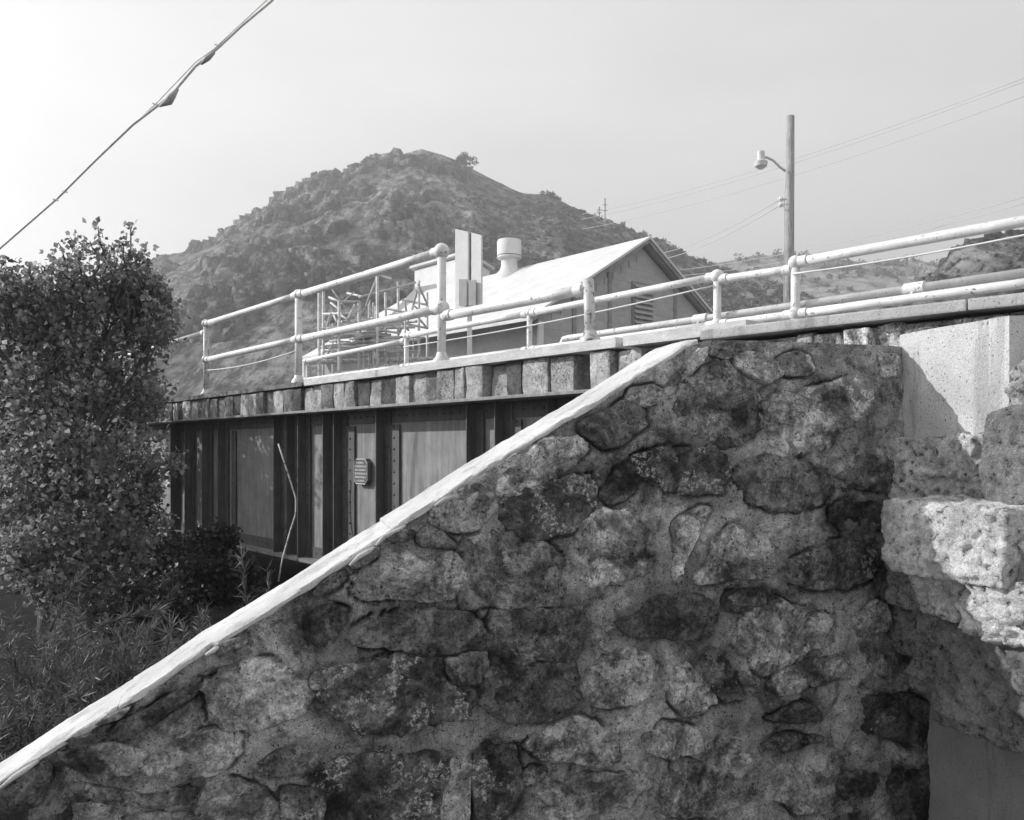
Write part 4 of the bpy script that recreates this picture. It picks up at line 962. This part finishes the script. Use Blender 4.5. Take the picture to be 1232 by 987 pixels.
# ------------------------------------------------------------------ pipe scaffold
sc = thing('scaffold', 'spindly pipe scaffold of uprights, ledgers and braces beyond the bridge', 'scaffold', np.array((P(450, 540, 17)[0], 17, 2.0)))
def sp(px, py, d): return P(px, py, d)
SR = 0.030
def bar(name, a, b, r=SR): MB().tube([a, b], r, 6).build(name, M['scaffold_pipe'], sc, True)
def up(px, py, d, r=SR): 
    t = sp(px, py, d); bar('upright', t, np.array((t[0], t[1], 1.95)), r)
for px, py, d in ((384, 352, 16), (389, 348, 17.2), (408, 362, 16), (432, 362, 16.4), (454, 333, 15.8), (464, 352, 17), (479, 340, 18), (504, 338, 17), (514, 352, 18.5)): up(px, py, d)
for p, q, d0, d1 in (((388, 349), (454, 331), 17.2, 15.8), ((454, 331), (470, 335), 15.8, 18), ((396, 358), (408, 363), 16.5, 16), ((408, 363), (432, 363), 16, 16.4), ((432, 358), (500, 340), 16.4, 17), ((418, 353), (436, 357), 18, 16.4),
                     ((454, 333), (436, 380), 15.8, 16.4), ((388, 378), (432, 377), 17, 16.4), ((504, 342), (496, 372), 17, 17.4), ((504, 344), (514, 366), 17, 18), ((484, 361), (514, 367), 18, 18.5), ((464, 371), (505, 380), 17, 17), ((464, 385), (514, 395), 17, 18.5), ((502, 381), (514, 395), 17, 18.5), ((454, 397), (480, 401), 15.8, 18), ((486, 389), (480, 402), 18, 18), ((504, 386), (484, 389), 17, 18), ((427, 367), (418, 385), 16.4, 16), ((398, 378), (394, 392), 16, 16.5), ((400, 415), (392, 430), 16, 16.5)):
    bar('brace', sp(p[0], p[1], d0), sp(q[0], q[1], d1), 0.026)
for k in range(64):
    y = 388 + (k % 9) * 4.3 + R.uniform(-1.5, 1.5); x0 = R.uniform(383, 450); x1 = x0 + R.uniform(25, 68)
    d = R.uniform(15.8, 18); bar('ledger', sp(x0, y, d), sp(min(x1, 518), y - R.uniform(-3, 5), d + R.uniform(0, 1)), R.choice((0.02, 0.026, 0.03)))
for k in range(22):
    x0, y0, d0 = R.uniform(386, 512), R.uniform(352, 420), R.uniform(15.8, 18.5)
    bar('brace', sp(x0, y0, d0), sp(min(518, max(384, x0 + R.uniform(-26, 26))), y0 + R.uniform(-26, 26), d0 + R.uniform(-.4, .6)), R.choice((0.014, 0.018, 0.022)))
for k in range(10): up(R.uniform(390, 515), R.uniform(360, 400), R.uniform(16, 18.5), 0.02)
for k in range(7):
    y = 402 + k * 4.5; x0 = 386 + R.uniform(0, 40)
    a, b = sp(x0, y + 2, 16.2), sp(x0 + R.uniform(22, 45), y - 2, 16.6); dv = np.array((0.1, 0.35, 0))
    MB().prism([a, b, b + dv, a + dv], ZU * 0.04).build('plank', M['white_timber'], sc)

# ------------------------------------------------------------------ utility pole, lamp, wires
pd = 24.0; pole_c = P(949, 540, pd)
pole = thing('utility_pole', 'weathered wooden utility pole with a lamp arm, right of the house', 'pole', (pole_c[0], pd, 2.0))
ptop = P(951, 140, pd)
MB().tube([np.array((pole_c[0] - 0.03, pd, 1.9)), np.array((pole_c[0], pd, 6)), ptop], [0.172, 0.145, 0.112], 16).build('shaft', M['pole_wood'], pole, True)
la = [P(945, 206, pd - 0.1), P(938, 201, pd - 0.15), P(930, 193, pd - 0.2), P(922, 189.5, pd - 0.25), P(917, 189, pd - 0.25)]
lamp = thing('street_lamp', 'small bell-shaped lamp on a thin curved arm high on the utility pole', 'street lamp', P(945, 206, pd - 0.1))
MB().tube(la, 0.035, 8).build('arm', M['galvanised'], lamp, True)
lc = P(915.5, 186, pd - 0.25); qq = lambda z: lc + ZU * z
MB().tube([qq(0.10), qq(0.08), qq(-0.12), qq(-0.16)], [0.04, 0.10, 0.11, 0.12], 14).build('head', M['galvanised'], lamp, 'auto')
MB().tube([qq(-0.16), qq(-0.22), qq(-0.34), qq(-0.42)], [0.12, 0.19, 0.17, 0.06], 14).build('lamp_shade', M['galvanised'], lamp, 'auto')
MB().tube([P(946, 240, pd - 0.15), P(938, 240, pd - 0.2)], 0.03, 8).build('bracket', M['galvanised'], pole)
for y in (240, 247): MB().tube([P(939.5, y + 2, pd - 0.2), P(939.5, y, pd - 0.2), P(939.5, y - 3, pd - 0.2)], [0.06, 0.085, 0.04], 10).build('insulator', M['old_cable'], pole)
MB().tube([P(944.5, 210, pd - 0.17), P(943.5, 250, pd - 0.18), P(944, 380, pd - 0.2)], 0.015, 5).build('ground_wire', M['old_cable'], pole, True)
for i, (a, b, lab) in enumerate((((1260, 84), (700, 258), 'upper of three faint power lines crossing behind the pole top'), ((1260, 88), (700, 264), 'middle of three faint power lines crossing behind the pole top'), ((1260, 106), (700, 276), 'lowest of three faint power lines crossing behind the pole top'),
                            ((1260, 230), (760, 330), 'upper of two faint wires low over the right railing'), ((1260, 237), (800, 333), 'lower of two faint wires low over the right railing'))):
    wire('power_line', sagged(P(a[0], a[1], 34), P(b[0], b[1], 62), 0.6), 0.013, lab, 'wire', 'line_wire')
wire('service_wire', sagged(P(939, 240, pd - 0.25), P(790, 306, 46), 0.25), 0.014, 'upper thin wire running left from the pole insulators', 'wire', 'line_wire')
wire('service_wire', sagged(P(939, 247, pd - 0.25), P(792, 313, 46), 0.25), 0.014, 'lower thin wire running left from the pole insulators', 'wire', 'line_wire')
# overhead cable, upper left
cb = thing('overhead_cable', 'thick wrapped overhead cable slanting across the upper left sky', 'cable', P(-10, 309, 9.5))
cp = [P(345, -18, 8.0), P(326, 2, 8.05), P(290, 32, 8.2), P(262, 58, 8.3), P(235, 80, 8.4), P(208, 112, 8.5), P(190, 127, 8.6), P(160, 150, 8.75), P(115, 193, 9), P(70, 238, 9.25), P(0, 299, 9.5), P(-30, 325, 9.6)]
MB().tube(cp, [.012, .012, .012, .013, .014, .013, .014, .013, .012, .012, .011, .011], 8).build('cable', M['old_cable'], cb, True)
MB().tube([cp[0] + ZU * 0.03, cp[2] + ZU * 0.025, P(258, 60, 8.3) + ZU * 0.01, P(236, 78, 8.4) + ZU * 0.03, P(208, 106, 8.5) + ZU * .02, P(188, 127, 8.6) + ZU * 0.02, cp[7] + ZU * .006], 0.006, 6).build('messenger_wire', M['old_cable'], cb, True)
MB().tube([P(214, 107, 8.48), P(207, 116, 8.5), P(203, 122, 8.52), P(192, 128, 8.58)], [0.014, 0.035, 0.042, 0.012], 8).build('wrapping', M['grey_board'], cb, True)
MB().tube([P(258, 63, 8.3), P(250, 70, 8.33), P(242, 77, 8.38)], [0.014, 0.028, 0.014], 8).build('wrapping', M['grey_board'], cb, True)
for x, y in ((262, 55), (78, 231), (67, 241), (187, 126)):
    c = P(x, y, 8.4 if x > 150 else 9.25); MB().tube([c - np.array((0.03, 0, -0.012)), c + np.array((0.03, 0, -0.008))], 0.008, 5).build('tie_clip', M['old_cable'], cb)
for px, py, h, lab in ((728, 266, 6.8, 'taller of two tiny antenna masts on the hill shoulder'), (721, 262, 3.2, 'shorter of two tiny antenna masts on the hill shoulder')):
    c = P(px, py, 247); a = thing('antenna_mast', lab, 'mast', c - ZU * 2)
    MB().tube([c - ZU * 2, c + ZU * h], 0.16, 6).build('mast', M['cable_black'], a)
    for t in (0.45, 0.7): MB().tube([c + ZU * h * t - np.array((0.7, 0, 0)), c + ZU * h * t + np.array((0.7, 0, 0))], 0.1, 5).build('crossarm', M['cable_black'], a)

# ------------------------------------------------------------------ trees and shrubs on the creek side
def branch(m, a, b, r0, r1, n=6, wob=0.12):
    L = np.linalg.norm(b - a); pts = []
    for t in np.linspace(0, 1, n): pts.append(a + (b - a) * t + NR.normal(size=3) * wob * L * 0.25 * math.sin(math.pi * t) + ZU * 0.08 * L * math.sin(math.pi * t))
    m.tube(pts, list(np.linspace(r0, r1, n)), 6); return pts
def on_ground(b): return np.array((b[0], b[1], float(ground_h(np.array(float(b[0])), np.array(float(b[1]))))))
def tree(name, label, base, blobs, per_blob, leafn, leaf, mat, cr=0.16, sprigs=()):
    base = on_ground(base); t = thing(name, label, 'tree', base)
    m = MB(); V = []; Fa = []; nn = 0
    hub = base + ZU * 0.9
    branch(m, base - ZU * 0.15, hub, 0.10, 0.08, 5, 0.05)
    for (c, r) in blobs:
        c = np.array(c); br = branch(m, hub, c, 0.05, 0.015)
        d = NR.normal(size=(per_blob, 3)); d /= np.linalg.norm(d, axis=1)[:, None]
        cen = c + d * (r * NR.uniform(0.25, 1.0, per_blob) ** 0.55)[:, None] * np.array((1, 1, 0.95))
        for k in range(0, per_blob, 5): branch(m, br[3 if k % 2 else -1], cen[k], 0.014, 0.003, 4)
        rad = cr * NR.uniform(0.6, 1.5, per_blob)
        v, f = clumps(cen, rad, leafn, leaf, 0.9, 0.5, NR, 0.85)
        V.append(v); Fa.append(f + nn); nn += len(v)
    for (a, b) in sprigs:                          # leafy shoots standing out of the crown
        a, b = np.array(a), np.array(b); br = branch(m, a, b, 0.012, 0.003, 7, 0.2)
        L = np.linalg.norm(b - a); k = int(85 * L)
        tt_ = NR.uniform(0.1, 1.0, k); tt_ = np.sqrt(tt_); p = np.array(br); pi = np.stack([np.interp(tt_, np.linspace(0, 1, len(p)), p[:, q_]) for q_ in range(3)], 1)
        v, f = leaves(pi + NR.normal(size=(k, 3)) * 0.035, leaf, NR, 0.85, 0.3)
        V.append(v); Fa.append(f + nn); nn += len(v)
    m.build('trunk', M['bark'], t, True, fix=False)
    from_arrays('crown', np.vstack(V), np.vstack(Fa), M[mat], t, base + ZU * 2)
    return t
def bl(px, py, d, r): return (tuple(P(px, py, d)), r * d / F)
d1 = 7.0
tree('cottonwood_tree', 'leafy broad-leaved tree with bright shoots at the left edge of the bridge', (-3.9, 7.0, -0.3),
     [bl(112, 420, 7.1, 54), bl(60, 450, 6.9, 58), bl(148, 455, 7.2, 46), bl(20, 500, 6.8, 70), bl(105, 520, 6.7, 72), bl(140, 548, 7.2, 36), bl(45, 600, 6.6, 78), bl(120, 620, 6.7, 60), bl(-30, 430, 7.0, 68), bl(150, 655, 7.0, 32), bl(-40, 560, 6.8, 85), bl(85, 690, 6.5, 54), bl(14, 405, 7.2, 38), bl(168, 485, 7.4, 20), bl(30, 680, 6.3, 56), bl(138, 345, 7.2, 30), bl(92, 345, 7.0, 30), bl(182, 400, 7.3, 26), bl(50, 380, 7.1, 34), bl(5, 362, 7.0, 32), bl(175, 355, 7.2, 18)],
     21, 40, 0.050, 'broad_leaf', 0.17,
     [(P(a, b, 7.1), P(c, d, 7.0 + R.uniform(-.3, .3))) for a, b, c, d in ((110, 380, 84, 285), (130, 370, 118, 272), (140, 380, 160, 268), (150, 400, 172, 300), (100, 390, 58, 305), (70, 400, 50, 330), (40, 400, 8, 330), (120, 360, 108, 290), (150, 380, 148, 290), (130, 380, 130, 295), *[(x, y, x + R.uniform(-45, 40), y - R.uniform(45, 95)) for x, y in [(R.uniform(0, 175), R.uniform(380, 470)) for _ in range(26)]], *[(x, y, x + R.uniform(15, 45), y - R.uniform(-10, 45)) for x, y in [(R.uniform(150, 180), R.uniform(420, 640)) for _ in range(14)]], (30, 420, 18, 345), (170, 420, 196, 332), (175, 440, 206, 350), (175, 440, 205, 395), (165, 560, 196, 640), (60, 380, 30, 318), (90, 350, 70, 292), (150, 360, 186, 310), (100, 360, 98, 296), (160, 390, 176, 318))])
tree('creek_tree', 'dense dark tree farther back at the left, shading the far end of the girder', (-7.2, 13.2, -0.4),
     [bl(70, 460, 12.6, 65), bl(10, 450, 13, 60), bl(120, 480, 12.6, 60), bl(60, 520, 12.4, 85), bl(-30, 480, 13, 85), bl(140, 570, 13, 40), bl(110, 600, 12.5, 70), bl(20, 600, 12.5, 80), bl(-70, 440, 13, 60), bl(150, 500, 14, 36)] + [((x, y, z), r) for x, y, z, r in ((-6.3, 11.5, 2.4, .8), (-7.0, 12.2, 3.0, .9), (-7.6, 11.8, 2.2, .9), (-6.6, 12.2, 1.6, .8), (-8, 12.6, 3.2, .9), (-5.8, 11.5, 1.4, .6), (-7.2, 11.5, 3.6, .6), (-8.3, 12.4, 2.2, .8))],
     24, 40, 0.085, 'dark_leaf', 0.24)
tree('creek_tree', 'low bushy tree crowding the girder bottom at the left', (-4.9, 9.6, -0.6),
     [bl(125, 600, 9.4, 52), bl(190, 672, 9.3, 34), bl(110, 660, 9.2, 60), bl(160, 600, 9.9, 26), bl(60, 620, 9.4, 70), bl(240, 662, 9.9, 20), bl(265, 648, 10.2, 12), bl(225, 700, 9.0, 36), bl(190, 730, 8.2, 45), bl(262, 700, 9.2, 26), bl(290, 690, 9.5, 20), bl(150, 740, 7.6, 50)],
     34, 40, 0.06, 'dark_leaf', 0.15)  # lower clumps added in near-black leaf to darken the hollow below the girder
def shrub(label, base, n, h, spread, k, leaf, mat='willow_leaf', lean=(0, 0, 0), name='willow_shrub', group=None, aspect=0.10):
    base = on_ground(base); h = h + 0.28; t = thing(name, label, 'shrub', base, group); m = MB(); V = []; Fa = []; nn = 0
    for i in range(n):
        a = base + NR.normal(size=3) * np.array((spread * 0.35, spread * 0.35, 0))
        hh = h * NR.uniform(0.55, 1.05); dr = np.array((NR.normal() * spread * 0.55, NR.normal() * spread * 0.55, hh)) + np.array(lean) * hh
        p = np.array([a + dr * t_ + np.array((0, 0, -0.25 * hh * t_ ** 2)) + NR.normal(size=3) * 0.012 for t_ in np.linspace(0, 1, 7)])
        m.tube(p, list(np.linspace(0.006, 0.0015, 7)), 4)
        kk = int(k * hh); tt_ = NR.uniform(0.12, 1, kk)
        pos = np.stack([np.interp(tt_, np.linspace(0, 1, 7), p[:, c]) for c in range(3)], 1)
        tg = dr / np.linalg.norm(dr); ax = NR.normal(size=(kk, 3)) * 0.8 + tg * 0.9
        v, f = leaves(pos, leaf, NR, aspect, 0.1, ax); V.append(v); Fa.append(f + nn); nn += len(v)
    m.build('stems', M['bark'], t, True, fix=False)
    from_arrays('foliage', np.vstack(V), np.vstack(Fa), M[mat], t, base)
G = 'willow shrubs behind the wing wall'
shrub('narrow-leaved willow shrub in the lower left corner, behind the coping', tuple(P(-20, 880, 3.9) * np.array((1, 1, 0)) + np.array((0, 0, -0.2))), 70, 0.95, 0.75, 150, 0.075, group=G)
shrub('narrow-leaved willow shrub midway along the coping, below the trees', tuple(P(90, 840, 4.3) * np.array((1, 1, 0)) + np.array((0, 0, -0.25))), 70, 0.95, 0.75, 150, 0.075, group=G)
shrub('taller willow shrub at the left edge under the trees', tuple(P(-10, 760, 4.9) * np.array((1, 1, 0)) + np.array((0, 0, -0.3))), 60, 1.15, 0.8, 130, 0.08, group=G)
shrub('willow shrub with a long pale shoot reaching right, below the trees', tuple(P(110, 760, 4.8) * np.array((1, 1, 0)) + np.array((0, 0, -0.3))), 46, 0.95, 0.6, 140, 0.08, group=G)
for i_, (px, d, lab) in enumerate(((30, 4.0, 'dense willow shrub between the corner one and the coping'), (150, 4.7, 'low dark willow shrub at the edge of the bridge hollow'), (60, 5.4, 'dark willow shrub farther back under the broad-leaved tree'))):
    shrub(lab, (P(px, 800, d)[0], d, -0.3), 80, 0.9 + 0.15 * i_, 0.8, 150, 0.075, group=G)
# single shoots close behind the coping
def shoot(label, px0, py0, px1, py1, d, k, leaf):
    a, b = P(px0, py0, d), P(px1, py1, d); t = thing('weed_shoot', label, 'plant', a, 'weeds growing behind the coping'); m = MB()
    p = np.array([a + (b - a) * q + ZU * 0.03 * math.sin(3.1 * q) for q in np.linspace(0, 1, 6)]); m.tube(p, list(np.linspace(0.006, 0.002, 6)), 5); m.build('stem', M['bark'], t, True, fix=False)
    tt_ = NR.uniform(0.15, 1, k); pos = np.stack([np.interp(tt_, np.linspace(0, 1, 6), p[:, c]) for c in range(3)], 1)
    ax = NR.normal(size=(k, 3)) * 0.7 + (b - a) / np.linalg.norm(b - a) * 0.9
    v, f = leaves(pos, leaf, NR, 0.10, -0.1, ax); from_arrays('leaf_blades', v, f, M['willow_leaf'], t, a)
shoot('upright feathery weed just behind the coping, in front of the bridge opening', 303, 800, 291, 668, 4.1, 90, 0.075)
shoot('smaller weed right of the upright feathery one', 325, 800, 322, 684, 4.2, 50, 0.06)
shoot('spiky weed tuft close behind the coping, left of the bridge opening', 192, 850, 206, 752, 3.9, 70, 0.085)
shoot('pale low weed between the spiky tuft and the feathery weed', 238, 810, 240, 740, 4.0, 60, 0.06)
shoot('long willow shoot arching right over the dark hollow', 90, 770, 192, 735, 4.4, 150, 0.07)
shoot('pale shoot standing in the shrubs below the trees', 60, 760, 98, 692, 4.5, 80, 0.07)

# ------------------------------------------------------------------ haze
hz_m = bpy.data.materials.new('haze_air'); hz_m.use_nodes = True; nt = hz_m.node_tree; nt.nodes.clear()
pv = nt.nodes.new('ShaderNodeVolumePrincipled'); pv.inputs['Color'].default_value = (0.95, 0.95, 0.95, 1)
pv.inputs['Density'].default_value = 0.0016; pv.inputs['Anisotropy'].default_value = 0.55
mo_ = nt.nodes.new('ShaderNodeOutputMaterial'); nt.links.new(pv.outputs[0], mo_.inputs['Volume'])
hz = MB().box((-720, -120, -3), (1440, 0, 0), (0, 840, 0), ZU * 135).build('haze', hz_m); tag(hz, kind='stuff')
